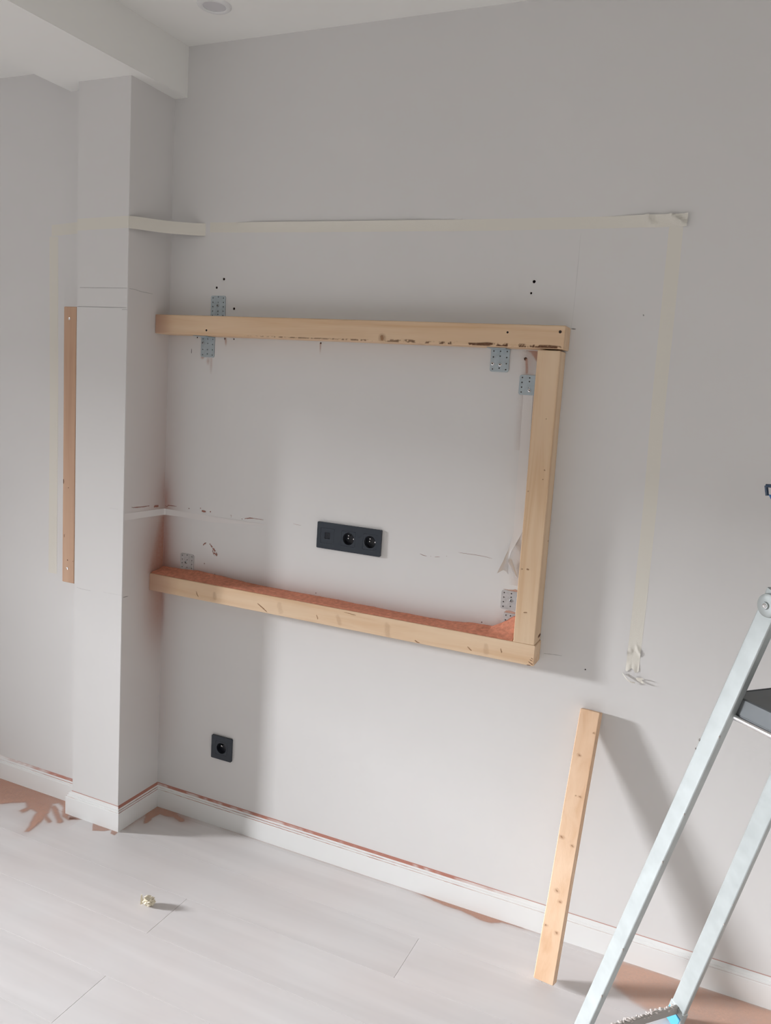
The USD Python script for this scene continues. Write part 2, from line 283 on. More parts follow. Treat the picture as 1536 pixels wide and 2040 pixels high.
# the unseen sides of the room
wr = thing('wall_right', 'painted side wall right of the picture', 'wall', kind='structure')
obj('plaster', bx((X1, Y0-0.15, -0.15), (X1+0.15, 0.12, H+0.1)), 'far_wall_paint', wr)
wf = thing('wall_front', 'painted wall behind the camera', 'wall', kind='structure')
wx0, wx1, fz0, fz1 = WIN2
obj('plaster', cat_(bx((X0-0.15, Y0-0.15, -0.15), (wx0, Y0, H)), bx((wx1, Y0-0.15, -0.15), (X1+0.15, Y0, H)), bx((wx0, Y0-0.15, -0.15), (wx1, Y0, fz0)), bx((wx0, Y0-0.15, fz1), (wx1, Y0, H))), 'far_wall_paint', wf)
wl = thing('wall_left', 'painted side wall with the french window', 'wall', kind='structure')
wy0, wy1, wz0, wz1 = WIN
obj('plaster', cat_(bx((X0-0.15, Y0, -0.15), (X0, wy0, H)), bx((X0-0.15, wy1, -0.15), (X0, 0.1, H)), bx((X0-0.15, wy0, wz1), (X0, wy1, H)), bx((X0-0.15, wy0, -0.15), (X0, wy1, wz0))), 'wall_paint', wl)
def window(name, label, a0, a1, z0, z1, place):
    wn = thing(name, label, 'window', kind='structure')
    for (a, b) in ((a0, (a0+a1)/2), ((a0+a1)/2, a1)):
        for (lo, hi) in (((a, z0), (a+0.05, z1)), ((b-0.05, z0), (b, z1)), ((a+0.05, z0), (b-0.05, z0+0.07)), ((a+0.05, z1-0.05), (b-0.05, z1))):
            obj('frame_bar', bx(place(-0.10, lo[0], lo[1]), place(-0.05, hi[0], hi[1]), 0.003), 'frame_white', wn)
        obj('pane', bx(place(-0.078, a+0.05, z0+0.07), place(-0.074, b-0.05, z1-0.05)), 'window_glass', wn)
window('window_1', 'white framed french window letting in the daylight from the left', wy0, wy1, wz0, wz1, lambda d, a, z: (X0+d, a, z))
window('window_2', 'unseen white framed window added behind the camera for fill light', wx0, wx1, fz0, fz1, lambda d, a, z: (a, Y0+d, z))  # added window, an opening for the fill lamp

# baseboards: stepped profile swept round the corners, dust lying in the steps
PROF = [((0.015, -0.002), (0.015, 0.0620), 0), ((0.015, 0.0620), (0.0143, 0.0634), 0), ((0.0143, 0.0634), (0.0118, 0.0638), 1), ((0.0118, 0.0638), (0.0118, 0.0682), 0), ((0.0118, 0.0682), (0.0112, 0.0692), 0),
        ((0.0112, 0.0692), (0.0085, 0.0698), 2), ((0.0085, 0.0698), (0.0085, 0.0745), 0), ((0.0085, 0.0745), (0.0078, 0.0755), 0), ((0.0078, 0.0755), (0.0022, 0.0796), 3), ((0.0022, 0.0796), (0.0, 0.0812), 4), ((0.0, 0.0812), (-0.002, 0.0812), 4)]
RUN = [(X0, YL), (-PW, YL), (-PW, -PD), (0, -PD), (0, 0), (X1, 0)]
def runs():
    P = np.array(RUN); d = np.diff(P, axis=0); d /= np.linalg.norm(d, axis=1)[:, None]; n = np.stack([d[:, 1], -d[:, 0]], 1)   # outward: to the right of travel
    mit = [n[0]] + [(n[i]+n[i+1])/(1+n[i]@n[i+1]) for i in range(len(n)-1)] + [n[-1]]
    return P, mit
def skirting(i0, i1, dust, name, label):
    P, mit = runs(); V, F, D = [], [], []
    for i in range(i0, i1):
        L = np.linalg.norm(P[i+1]-P[i]); N = max(2, int(L/0.012))
        for (a, b, kind) in PROF:
            base = sum(map(len, V)); s = np.linspace(0, 1, N)
            pts = []
            for (t, z) in (a, b):
                q0, q1 = P[i]+mit[i]*t, P[i+1]+mit[i+1]*t; xy = q0+(q1-q0)*s[:, None]; pts.append(np.column_stack([xy, np.full(N, z)]))
            V.append(np.vstack(pts)); j = np.arange(N-1)
            F.append(base+np.stack([j, j+1, N+j+1, N+j], 1))
            dv = dust(i, kind, pts[0][:, 0], pts[0][:, 1]) if kind else np.zeros(N)
            D.append(np.concatenate([dv, dv]))
    obj(name, (np.vstack(V), np.vstack(F)), 'skirting_paint', label=label, cat='baseboard', kind='structure', density=np.concatenate(D))
def sk_dust(i, kind, x, y):
    n = nz(x, y, 14.0, 3+kind)*0.5 + nz(x, y, 70.0, 9+kind)*0.5; n = step(n, 0.34, 0.60)
    if i == 0: return {1: 0.15, 2: 0.8, 3: 1.0, 4: 1.0}[kind]*np.clip(0.25 + 0.5*n + step(x, -0.5, -0.28)*0.6, 0, 1)*step(x, -0.85, -0.30)
    if i == 1: return np.full_like(x, 0.8)
    if i == 2: return {1: 0.45*step(-np.abs(x+0.19), -0.03, 0) + 0.3*step(-np.abs(x+0.01), -0.03, 0), 2: 0.0*x, 3: 0.05+0*x, 4: 0.8+0*x}[kind]
    if i == 3: return {1: 0.8+0*x, 2: np.clip(0.5+0.5*n, 0, 1), 3: 1.0+0*x, 4: 1.0+0*x}[kind]
    near = 1-step(x, 1.05, 1.35)
    if kind == 4: return 0.75+0.25*near
    if kind == 3: return np.clip((0.45+0.75*n)*near, 0, 1)
    if kind == 2: return np.clip(n*0.8+0.35*step(x, 0.3, 0.9), 0, 1)*(1-step(x, 0.96, 1.02)*0.75)*near*(1-0.4*(x < 0.25))
    return np.clip(n*0.6+0.3, 0, 1)*(1-step(x, 1.1, 1.2)*0.65)
skirting(0, 1, sk_dust, 'baseboard_left', 'white stepped skirting board along the wall left of the pillar')
skirting(1, 4, sk_dust, 'baseboard_pillar', 'white stepped skirting board wrapped around the pillar foot')
skirting(4, 5, sk_dust, 'baseboard_back', 'white stepped skirting board along the main wall with brick dust on its ledges')

# downlight
dl = thing('downlight', 'round white recessed ceiling downlight, switched off', 'light', (0.290, -0.203, H))
o = np.array((0.290, -0.203, H))
obj('trim_ring', lathe([(0.031, -0.002), (0.031, 0.004), (0.0345, 0.0065), (0.042, 0.0052), (0.046, 0.0015), (0.0465, -0.002)], o, (0, 0, -1), 48), 'lamp_ring', dl, smooth=50)
obj('diffuser', lathe([(0, -0.001), (0.0315, -0.001), (0.0315, 0.0025), (0, 0.0035)], o, (0, 0, -1), 40), 'lamp_diffuser', dl, smooth=50, label='grey diffuser of the downlight')

def strokes(name, plane, val, items, material, parent, noise=0.0, freq=200, res=0.0006, off=0.0004, level=1.0):
    for k_, (pts, hw) in enumerate(items):
        P = np.array(pts, float); m_ = 2*hw+noise+0.001; hw = float(hw); lo, hi = P.min(0)-m_, P.max(0)+m_; f0 = lines_fn([(list(pts), hw)], hw, noise, freq, k_)
        film(name, plane, val, off, (lo[0], hi[0], lo[1], hi[1]), min(res, hw*0.5), (lambda a, b, f0=f0: f0(a, b)*level), material, parent)
# ================================================================== TIMBER
def timber(p0, p1, wv, w, t, r=0.003, wob=0.0006, seed=0):
    """planed bar with eased, slightly uneven edges; many stations along its length"""
    p0, p1 = np.asarray(p0, float), np.asarray(p1, float); L = np.linalg.norm(p1-p0); z = unit(p1-p0); x = unit(wv); y = np.cross(z, x)
    ring = np.array(rrect(w, t, r).exterior.coords)[:-1]; n = len(ring); S = np.concatenate([[0], np.linspace(0.0015, L-0.0015, max(3, int(L/0.03))), [L]])
    V = []
    for i, s in enumerate(S):
        k = (1-0.0015/w*2) if i in (0, len(S)-1) else 1.0
        q = ring*k + (np.column_stack([nz(ring[:, 0]*20+s*6, ring[:, 1]*20, 1, seed), nz(ring[:, 0]*20, ring[:, 1]*20+s*6, 1, seed+3)])-0.5)*2*wob*(k == 1.0)
        V.append(p0+z*s+q[:, :1]*x+q[:, 1:]*y)
    V = np.vstack(V); F = []
    for i in range(len(S)-1):
        for j in range(n): F.append((i*n+j, i*n+(j+1) % n, (i+1)*n+(j+1) % n, (i+1)*n+j))
    tri = meshkit.arrays((V, F))[1]; m = [tri]
    for base, rev in ((0, True), ((len(S)-1)*n, False)):
        c = np.array([(base, base+j, base+j+1) for j in range(1, n-1)]); m.append(c[:, ::-1] if rev else c)
    t_ = trimesh.Trimesh(V, np.vstack(m), process=False)
    if t_.volume < 0: t_.invert()
    return t_
FD = 0.068
ZL0, ZL1, ZT0, ZT1 = 0.7855, 0.8425, 1.6165, 1.6750
fr = thing('timber_frame', 'half finished frame of pale pine battens fixed to the wall beside the pillar', 'timber frame', (0.645, -FD/2, ZL0))
zc = lambda a, b: (a+b)/2
bot = obj('rail', timber((0.0008, -FD/2, zc(ZL0, ZL1)), (1.2905, -FD/2, zc(ZL0, ZL1)), (0, 1, 0), FD-0.001, ZL1-ZL0, seed=1), 'pine_x', fr, smooth=35, label='lower horizontal pine rail heaped with brick dust')
top = obj('rail', timber((0.0008, -FD/2, zc(ZT0, ZT1)), (1.2885, -FD/2, zc(ZT0, ZT1)), (0, 1, 0), FD-0.001, ZT1-ZT0, r=0.0035, seed=2), 'pine_x', fr, smooth=35, label='upper horizontal pine rail with a bark edge')
post = obj('post', timber((1.2585, -FD/2, ZL1+0.0005), (1.2525, -FD/2, ZT0-0.004), (0, 1, 0), FD-0.001, 0.0585, seed=3), 'pine_z', fr, smooth=35, label='upright pine post at the right end of the frame')
YF = -FD + 0.0005
for x_, z_, r_ in ((0.1969, 1.6312, .0032), (1.1409, 1.6538, .0028), (1.2767, 1.6592, .0038)):
    obj('screw_hole', lathe([(0, 0.0004), (r_*0.75, 0.0004), (r_, 0.0002), (r_, -0.004), (0, -0.004)], (x_, YF, z_), (0, -1, 0), 12), 'screw_hole_dark', top)
film('knot', 'y', YF, 0.0004, (0.775, 0.80, 1.6172, 1.642), 0.001, many(lines_fn([[(0.7855, 1.6312), (0.7875, 1.6245)]], 0.0045, 0.001), poly_fn(Point(0.7866, 1.6282).buffer(0.011), 0.012, level=0.3)), 'knot_film', top)
film('bark_edge', 'y', YF, 0.0004, (0.28, 1.289, 1.6155, 1.633), 0.0015,
     lambda a, b: step(b, 1.6172, 1.6185)*(1-step(b, 1.6195+0.0075*nz(a, b*0, 22, 5)*step(a, 0.5, 1.0), 1.6225+0.009*nz(a, b*0, 22, 5)*step(a, 0.5, 1.0)))*step(0.6*nz(a, b, 38, 8)+0.4*nz(a, b, 170, 9), 0.47, 0.58)*step(a, 0.3, 0.42)*(0.55+0.35*step(a, 0.85, 1.0)), 'bark_film', top)
film('dust_and_bounce_tint', 'y', YF, 0.0003, (0.001, 0.12, 1.617, 1.674), 0.003, lambda a, b: 0.45*(1-step(a, 0.0, 0.09)), 'dust_film', top)
strokes('knot', 'y', YF, [([(0.422, 0.812), (0.437, 0.803), (0.458, 0.790)], 0.0020), ([(0.190, 0.812), (0.195, 0.800), (0.200, 0.795)], 0.0014), ([(0.630, 0.812), (0.634, 0.803), (0.633, 0.798)], 0.0015), ([(0.948, 0.794), (0.956, 0.789), (0.963, 0.789)], 0.0020),
    ([(1.105, 0.806), (1.111, 0.799), (1.117, 0.796)], 0.0015), ([(1.198, 0.818), (1.201, 0.806)], 0.0018), ([(0.72, 0.8365), (0.76, 0.8330)], 0.0010)], 'knot_film', bot, 0.0012, level=0.75)
strokes('knot', 'y', YF, [([(0.26, 0.815), (0.265, 0.80)], 0.007), ([(0.50, 0.82), (0.505, 0.80)], 0.009), ([(0.70, 0.818), (0.71, 0.80)], 0.008), ([(0.86, 0.82), (0.865, 0.795)], 0.010), ([(1.155, 0.82), (1.16, 0.80)], 0.008)], 'knot_film', bot, 0.004, 60, 0.002, 0.0003, 0.13)
film('dust_and_bounce_tint', 'y', YF, 0.0003, (0.001, 0.16, 0.786, 0.842), 0.003, lambda a, b: 0.42*(1-step(a, 0.02, 0.14)), 'dust_film', bot)
strokes('splinter', 'y', YF, [([(1.276, 0.797), (1.287, 0.790)], 0.0010), ([(1.279, 0.803), (1.287, 0.7995)], 0.0008), ([(1.272, 0.7875), (1.283, 0.787)], 0.0011), ([(1.282, 0.808), (1.2875, 0.8055)], 0.0007), ([(1.2855, 0.794), (1.288, 0.789)], 0.0008)], 'bark_film', bot, 0.0004, 400)
strokes('knot', 'y', YF, [([(1.2495, 1.045), (1.252, 1.0445)], 0.0024), ([(1.2350, 1.043), (1.2365, 1.0435)], 0.0016), ([(1.270, 1.31), (1.271, 1.309)], 0.0018), ([(1.268, 1.285), (1.2685, 1.2855)], 0.0014), ([(1.252, 0.928), (1.258, 0.929)], 0.0018), ([(1.232, 1.25), (1.233, 1.2505)], 0.0016), ([(1.262, 1.44), (1.2625, 1.4405)], 0.0014)], 'knot_film', post, 0.0008, level=0.6)
strokes('knot', 'x', 1.2885, [([(-0.030, 0.858), (-0.012, 0.860)], 0.0035), ([(-0.03, 1.12), (-0.029, 1.121)], 0.0025)], 'bark_film', post, 0.0012)

# batten in the angle between the left wall and the pillar
bt = thing('wall_batten', 'dark pinkish pine batten screwed upright to the wall against the left of the pillar', 'batten', (-0.2265, -0.165, 0.799))
btm = obj('batten', timber((-0.2265, -0.1638, 0.799), (-0.2265, -0.1638, 1.679), (0, 1, 0), 0.0595, 0.0515, seed=6), 'pine_dark', bt, smooth=35)
for x_, z_ in ((-0.2285, 1.642), (-0.2295, 0.8465)):
    obj('screw', lathe([(0, 0.0012), (0.0015, 0.0004), (0.004, 0.0014), (0.0045, 0.0004), (0.0045, -0.003), (0, -0.003)], (x_, -0.1934, z_), (0, -1, 0), 16), 'bright_steel', bt, smooth=40)
strokes('knot', 'y', -0.1934, [([(-0.2485, 1.138), (-0.2485, 1.122)], 0.0018), ([(-0.2275, 1.111), (-0.227, 1.1115)], 0.0016), ([(-0.2435, 0.958), (-0.2435, 0.947)], 0.0012), ([(-0.229, 0.874), (-0.2285, 0.8735)], 0.0022), ([(-0.206, 0.873), (-0.2055, 0.873)], 0.0014)], 'bark_film', btm, 0.0005, 300, off=0.0006, level=0.8)

# loose board leaning on the wall
b0 = np.array((1.4285, -0.2150, 0.0)); b1 = np.array((1.4455, -0.0195, 0.0)) + np.array((0, 0, 0.6815))
ld_ = thing('leaning_board', 'loose length of knotty orange pine batten leaning against the wall beside the stepladder', 'board', (1.4285, -0.215, 0))
bz = unit(b1-b0); bxv = unit(np.array((1, -0.11, 0)) - bz*np.dot((1, -0.11, 0), bz)); byv = np.cross(bz, bxv)
BWD, BTH = 0.0530, 0.030
board = timber(b0 + bz*0.0155, b1, bxv, BWD, BTH, r=0.0025, seed=8)
brd = obj('board', board, 'pine_board', ld_, smooth=35)
def board_knot(u, v, r):
    U, V = np.meshgrid(np.linspace(max(u-3*r, -BWD/2+0.001), min(u+3*r, BWD/2-0.001), 26), np.linspace(v-3*r, v+3*r, 26), indexing='ij'); a, b = U.ravel(), V.ravel()
    a2, b2 = warp(a, b, 0.0022, 170, int(v*1000)); D = np.clip(np.maximum(0.62*np.exp(-(((a2-u)/(0.85*r))**2+((b2-v+0.4*(a2-u))/(0.5*r))**2)**1.5), 0.20*np.exp(-(((a2-u)/(1.7*r))**2+((b2-v)/(1.2*r))**2)**1.5)), 0, 1)
    P = b0 + a[:, None]*bxv + b[:, None]*bz - byv*(BTH/2+0.0004)*np.sign(byv[1]); idx = np.arange(U.size).reshape(U.shape)
    q = np.stack([idx[:-1, :-1], idx[1:, :-1], idx[1:, 1:], idx[:-1, 1:]], -1).reshape(-1, 4); q = q[D[q].max(1) > 0.03]
    used, inv = np.unique(q, return_inverse=True); obj('knot', (P[used], inv.reshape(-1, 4)), 'knot_film', brd, density=D[used])
for kn in ((0.020, 0.655, .0028), (-0.008, 0.590, .0040), (0.012, 0.487, .0032), (0.001, 0.487, .002), (-0.017, 0.375, .0045), (0.014, 0.362, .0036), (-0.006, 0.242, .0045), (0.008, 0.218, .0042), (-0.018, 0.150, .0036), (0.012, 0.142, .0045)): board_knot(*kn)

# ================================================================== STEEL BRACKETS
def bracket(label, x0, x1, z0, z1, leg, material='zinc', screw=(), tilt=0.0, w_leg=0.045, seed=0):
    """perforated steel angle: a plate on the wall, its other leg bent out along the timber (leg: 'up', 'down', 'left', 'right' edge, or None)"""
    w, h, cx, cz, t = x1-x0, z1-z0, (x0+x1)/2, (z0+z1)/2, 0.0022
    root = thing('angle_bracket', label, 'bracket', (cx, 0, z0), 'steel angle brackets fixing the timber frame')
    pl = rrect(w, h, 0.0055)
    if leg in ('up', 'down'): pl = pl.union(sbox(-w/2, h/2-0.008, w/2, h/2) if leg == 'up' else sbox(-w/2, -h/2, w/2, -h/2+0.008))
    if leg in ('left', 'right'): pl = pl.union(sbox(-w/2, -h/2, -w/2+0.008, h/2) if leg == 'left' else sbox(w/2-0.008, -h/2, w/2, h/2))
    nx, nzv = 3, max(3, int(round(h/0.0145))); holes = []
    for i in range(nx):
        for j in range(nzv):
            px, pz = -w/2+0.0075+(w-0.015)*i/(nx-1), -h/2+0.007+(h-0.014)*j/(nzv-1)
            if i == 1 and j % 2: px += 0.0
            if (i+j) % 2 and i == 1: pz += 0.003
            if not any(math.hypot(px-sx, pz-sz) < 0.0075 for sx, sz in screw): holes.append(Point(px, pz).buffer(0.0020, quad_segs=3))
    pass
    pl2 = pl.difference(unary_union(holes)).simplify(0.0001)
    def place(m, y):
        m.apply_transform(frame_mat((cx, y, cz), (math.cos(tilt), 0, math.sin(tilt)), (-math.sin(tilt), 0, math.cos(tilt)), (0, -1, 0))); return m
    parts = [place(extr(g, t), -0.0003) for g in getattr(pl2, 'geoms', [pl2])]
    obj('plate', cat_(*parts), material, root)
    obj('hole_shade_sheet', place(extr(pl.buffer(-0.0015), 0.0003), -0.0001), 'hole_shadow', root, label='dark sheet painting the shade inside the bracket holes')  # dark sheet stands for the shade in the holes; the wall is pale
    if leg:
        d = w_leg
        if leg == 'down': b = bx((x0, -d, z0-0.0000), (x1, 0, z0+0.0022), 0.0006)
        elif leg == 'up': b = bx((x0, -d, z1-0.0022), (x1, 0, z1), 0.0006)
        elif leg == 'right': b = bx((x1-0.0022, -d, z0), (x1, 0, z1), 0.0006)
        else: b = bx((x0, -d, z0), (x0+0.0022, 0, z1), 0.0006)
        obj('flange', b, material, root)
    for sx, sz in screw:
        q = (cx+sx, -t, cz+sz)
        s = obj('screw', lathe([(0, 0.0016), (0.0010, 0.0010), (0.0018, 0.0028), (0.0036, 0.0023), (0.0046, 0.0009), (0.0046, 0.0), (0.0, 0.0)], q, (0, -1, 0), 20), 'bright_steel' if material == 'zinc' and cx > 0.3 else 'dull_steel', root, smooth=45)
        obj('cross_slot', cat_(bx((q[0]-0.0020, q[1]-0.0029, q[2]-0.0005), (q[0]+0.0020, q[1]-0.0018, q[2]+0.0005)), bx((q[0]-0.0005, q[1]-0.0029, q[2]-0.0020), (q[0]+0.0005, q[1]-0.0018, q[2]+0.0020))), 'screw_hole_dark', s)
bracket('perforated steel bracket standing above the upper rail, top left of the frame', 0.1620, 0.2165, ZT1+0.0003, 1.7425, 'down', screw=((-0.001, 0.004),))
bracket('steel bracket hanging under the left end of the upper rail', 0.1290, 0.1810, 1.5530, ZT0-0.0003, 'up', screw=((-0.018, 0.012),))
bracket('widest steel bracket hanging under the right end of the upper rail', 1.0815, 1.1335, 1.5545, ZT0-0.0003, 'up', screw=((-0.019, -0.010), (0.002, -0.012)))
bracket('steel bracket against the upper inner side of the post, below a drilled hole', 1.1660, 1.2205, 1.4980, 1.5503, 'right', screw=((0.002, -0.014),))
bracket('dusty greyish bracket standing on the left end of the lower rail', 0.0735, 0.1270, ZL1+0.0030, 0.9110, None, 'zinc_dusty', screw=((-0.004, 0.004),))
bracket('pale steel bracket against the lower inner side of the post, upper one of the pair', 1.1690, 1.2250, 0.9105, 0.9635, 'right', 'zinc_dusty', screw=((0.0, 0.0),))
bracket('dust covered steel bracket in the lower right corner, half buried in brick dust', 1.1795, 1.2200, ZL1+0.0030, 0.9010, None, 'zinc_dusty', screw=())

# ================================================================== SOCKETS
def socket_insert(root, cx, cz, y):
    s = obj('outlet', man(extr_y(rrect(0.0455, 0.0455, 0.002), cx, cz, y, 0.0022)) - man(cyl((cx, y-0.01, cz), (cx, y+0.01, cz), 0.0185, 36)), 'socket_plastic', root)
    obj('recess', lathe([(0.0190, 0.0), (0.0185, 0.0), (0.0180, -0.0145), (0, -0.0145), (0, -0.0160), (0.0190, -0.0160)], (cx, y, cz), (0, -1, 0), 36), 'socket_plastic_dark', s, smooth=40)
    obj('earth_pin', cat_(cyl((cx, y+0.014, cz+0.0095), (cx, y-0.001, cz+0.0095), 0.0024, 14), trimesh.creation.icosphere(2, 0.0024).apply_translation((cx, y-0.001, cz+0.0095))), 'bright_steel', s, smooth=50, label='bright metal earth pin')
    obj('contact', cat_(*[lathe([(0, 0.0004), (0.0016, 0.0006), (0.0026, 0.0), (0.0026, -0.001), (0, -0.001)], (cx+dx, y+0.0142, cz-0.002), (0, -1, 0), 14) for dx in (-0.0095, 0.0095)]), 'bright_steel', s, smooth=40)
def extr_y(poly, cx, cz, y, d):
    m = extr(poly, d); m.apply_transform(frame_mat((cx, y, cz), (1, 0, 0), (0, 0, 1), (0, -1, 0)));
    if m.volume < 0: m.invert()
    return m
def plate(root, cx, cz, w, h, cut):
    lo = extr_y(rrect(w-0.002, h-0.002, 0.003), cx, cz, 0.0, 0.003); body = extr_y(rrect(w, h, 0.003), cx, cz, -0.002, 0.0065)
    m = man(lo) + man(body)
    for x in cut: m = m - man(extr_y(rrect(0.0463, 0.0463, 0.002), x, cz, 0.004, 0.03))
    obj('plate', m, 'socket_plastic', root)
s1 = thing('power_socket', 'single black square power socket low on the wall near the pillar', 'socket', (0.267, 0, 0.235), None)
plate(s1, 0.2675, 0.2750, 0.080, 0.080, (0.2675,)); socket_insert(s1, 0.2675, 0.2750, -0.0062)
s3 = thing('socket_panel', 'black three gang panel with two sockets and a data outlet inside the timber frame', 'socket', (0.691, 0, 1.002), None)
cx3, cz3 = 0.6910, 1.0422
plate(s3, cx3, cz3, 0.2130, 0.080, (cx3-0.071, cx3, cx3+0.071))
socket_insert(s3, cx3, cz3, -0.0062); socket_insert(s3, cx3+0.071, cz3, -0.0062)
dm = obj('data_outlet', man(extr_y(rrect(0.0455, 0.0455, 0.002), cx3-0.071, cz3, -0.0062, 0.0022)) - man(bx((cx3-0.071-0.009, -0.03, cz3-0.009), (cx3-0.071+0.009, 0.0, cz3+0.010))), 'socket_plastic', s3)
obj('shutter', cat_(bx((cx3-0.071-0.0085, -0.0072, cz3-0.0085), (cx3-0.071+0.0085, -0.0045, cz3+0.0095), 0.0006), bx((cx3-0.071-0.0015, -0.0080, cz3-0.004), (cx3-0.071+0.0015, -0.007, cz3+0.003), 0.0003)), 'socket_plastic_dark', dm)

# ================================================================== MASKING TAPE
def ribbon(fn, nu, nv):
    """surface fn(u, v) -> points, given 0.15 mm of thickness"""
    U, V = np.meshgrid(np.linspace(0, 1, nu), np.linspace(0, 1, nv), indexing='ij'); P = fn(U.ravel(), V.ravel()); idx = np.arange(nu*nv).reshape(nu, nv)
    q = np.stack([idx[:-1, :-1], idx[1:, :-1], idx[1:, 1:], idx[:-1, 1:]], -1).reshape(-1, 4); t = meshkit.arrays((P, q))[1]
    m = trimesh.Trimesh(P, t, process=False); n = np.array(m.vertex_normals); N = len(P)
    e = np.concatenate([idx[:, 0], idx[-1, 1:], idx[-2::-1, -1], idx[0, -2:0:-1]]); side = np.stack([e, np.roll(e, -1), np.roll(e, -1)+N, e+N], 1)
    return trimesh.Trimesh(np.vstack([P, P-n*0.00015]), np.vstack([t, t[:, ::-1]+N, meshkit.arrays((np.zeros((2*N, 3)), side))[1]]), process=False)
G = 'masking tape strips outlining the niche on the wall'
lerp = lambda a, b, t: a+(b-a)*t
def top_strip(u, v):
    x = lerp(0.148, 1.543, u); zt = np.interp(x, [0.15, 0.28, 0.64, 0.94, 1.34, 1.543], [1.9625, 1.9598, 1.9545, 1.9520, 1.9500, 1.9520]); w = 0.0285+0.002*nz(x, x*0, 6, 2)
    z = zt - w*(1-v)
    lift = 0.0050*v**2*step(x, 0.24, 0.34)*(1-step(x, 0.78, 1.0)) + 0.0035*v**2*step(x, 1.36, 1.43)
    fold = 0.010*np.exp(-((x-1.455-(z-1.94)*-0.55)/0.006)**2)*step(v, 0.0, 0.3) + 0.011*np.exp(-((x-1.520+(z-1.940)*1.6)/0.006)**2)*step(x, 1.49, 1.51)
    return np.stack([x, -0.00025-lift-fold-0.006*step(x, 1.530, 1.545)*(0.3+v), z], -1)
obj('masking_tape', ribbon(top_strip, 180, 7), 'tape_paper', smooth=True, label='long horizontal strip of cream masking tape across the wall above the timber frame', cat='tape', group=G)
def bridge(u, v):
    t = np.interp(u, [0, 1], [0, 1]); c = np.array([(0.0006, -0.1925), (0.018, -0.150), (0.048, -0.085), (0.083, -0.034), (0.124, -0.0030), (0.150, -0.0006)]); s = np.linspace(0, 1, len(c))
    from scipy.interpolate import CubicSpline
    p = CubicSpline(s, c)(t); zt = np.interp(t, [0, 0.3, 0.6, 1.0], [1.9445, 1.9500, 1.9570, 1.9620]); w = np.interp(t, [0, 1], [0.036, 0.037])
    return np.stack([p[:, 0], p[:, 1]-0.002*np.sin(v*math.pi)*(1-u), zt-w*(1-v)], -1)
obj('masking_tape', ribbon(bridge, 40, 7), 'tape_paper', smooth=True, label='slack piece of masking tape bridging the corner from the pillar edge to the wall', cat='tape', group=G)
def flat(fn, nu=60, nv=5): return ribbon(fn, nu, nv)
obj('masking_tape', flat(lambda u, v: np.stack([lerp(-PW-0.0005, 0.0, u), np.full_like(u, -PD-0.00025), lerp(1.9060, 1.9405, v)+u*0.004], -1), 30), 'tape_paper', smooth=True, label='short level strip of masking tape across the front of the pillar', cat='tape', group=G)
obj('masking_tape', flat(lambda u, v: np.stack([lerp(-0.368, -PW-0.001, u), np.full_like(u, YL-0.00025), lerp(1.9030, 1.9380, v)+u*0.010], -1), 30), 'tape_paper', smooth=True, label='short level strip of masking tape on the wall left of the pillar', cat='tape', group=G)
def left_v(u, v):
    z = lerp(1.9022, 0.800, u); x = np.interp(z, [0.8, 1.38, 1.93], [-0.356, -0.354, -0.359])
    return np.stack([x+lerp(-0.0185, 0.0185, v), YL-0.00025-0.0004*(2*v-1)**2*step(u, 0.55, 0.95)*(v < 0.5), z], -1)
obj('masking_tape', ribbon(left_v, 90, 7), 'tape_paper', smooth=True, label='long upright strip of masking tape on the wall left of the dark batten', cat='tape', group=G)
def right_v(u, v):
    z = lerp(1.9215, 0.806, u); xc = np.interp(z, [0.81, 0.99, 1.25, 1.5, 1.746, 1.93], [1.5345, 1.5345, 1.532, 1.524, 1.521, 1.518])
    wr_ = 0.0060*np.exp(-((z-0.872+(v-0.5)*0.035)/0.006)**2)*step(v, 0.45, 0.8) + 0.005*np.exp(-((z-0.862-(v-0.5)*0.02)/0.005)**2)*(1-step(v, 0.2, 0.45)) + 0.003*step(u, 0.975, 1.0)*np.abs(np.sin(v*7))
    return np.stack([xc+lerp(-0.0165, 0.0165, v), -0.00025-wr_*0.8, z-0.005*step(u, 0.97, 1)*np.sin(v*9+0.6)], -1)
rv = obj('masking_tape', ribbon(right_v, 150, 13), 'tape_paper', smooth=True, label='long upright strip of masking tape right of the post, wrinkled at its lower end', cat='tape', group=G)
def scrap(u, v):   # curled ends under the strip
    x = lerp(1.512, 1.546, u); z = 0.7935-0.0185*u-0.004*np.sin(u*3)+lerp(-0.0015, 0.003, v); return np.stack([x, -0.002-0.010*np.sin(u*3.1)-0.004*v, z], -1)
def scrap2(u, v):
    x = lerp(1.5465, 1.571, u); z = 0.786+lerp(-0.008, 0.008, v)*(0.35+u*0.8)*(1-0.5*np.abs(2*v-1)*step(u, 0.6, 1)); return np.stack([x-0.010*step(u, 0.5, 1)*(1-np.abs(2*v-1)), -0.002-0.012*u*np.abs(2*v-1), z], -1)
obj('curled_end', cat_(ribbon(scrap, 24, 4), ribbon(scrap2, 18, 9)), 'tape_paper', rv, smooth=True)
def hang(u, v):    # peeled strip beside the post, twisting to a flared tail
    z = lerp(1.520, 1.022, u); xc = np.interp(z, [1.02, 1.065, 1.13, 1.30, 1.52], [1.176, 1.181, 1.199, 1.197, 1.192]); w = np.interp(z, [1.02, 1.05, 1.075, 1.14, 1.3, 1.52], [0.030, 0.012, 0.010, 0.026, 0.028, 0.026])
    out = 0.014*step(u, 0.80, 0.93); s = 2*v-1
    return np.stack([xc+s*w/2-0.004*step(u, .9, 1), -0.0006-out-0.007*s*s*step(u, 0.86, 0.97)+0.006*s*step(u, 0.9, 1.0), z-0.010*np.abs(s)*step(u, 0.93, 1)], -1)
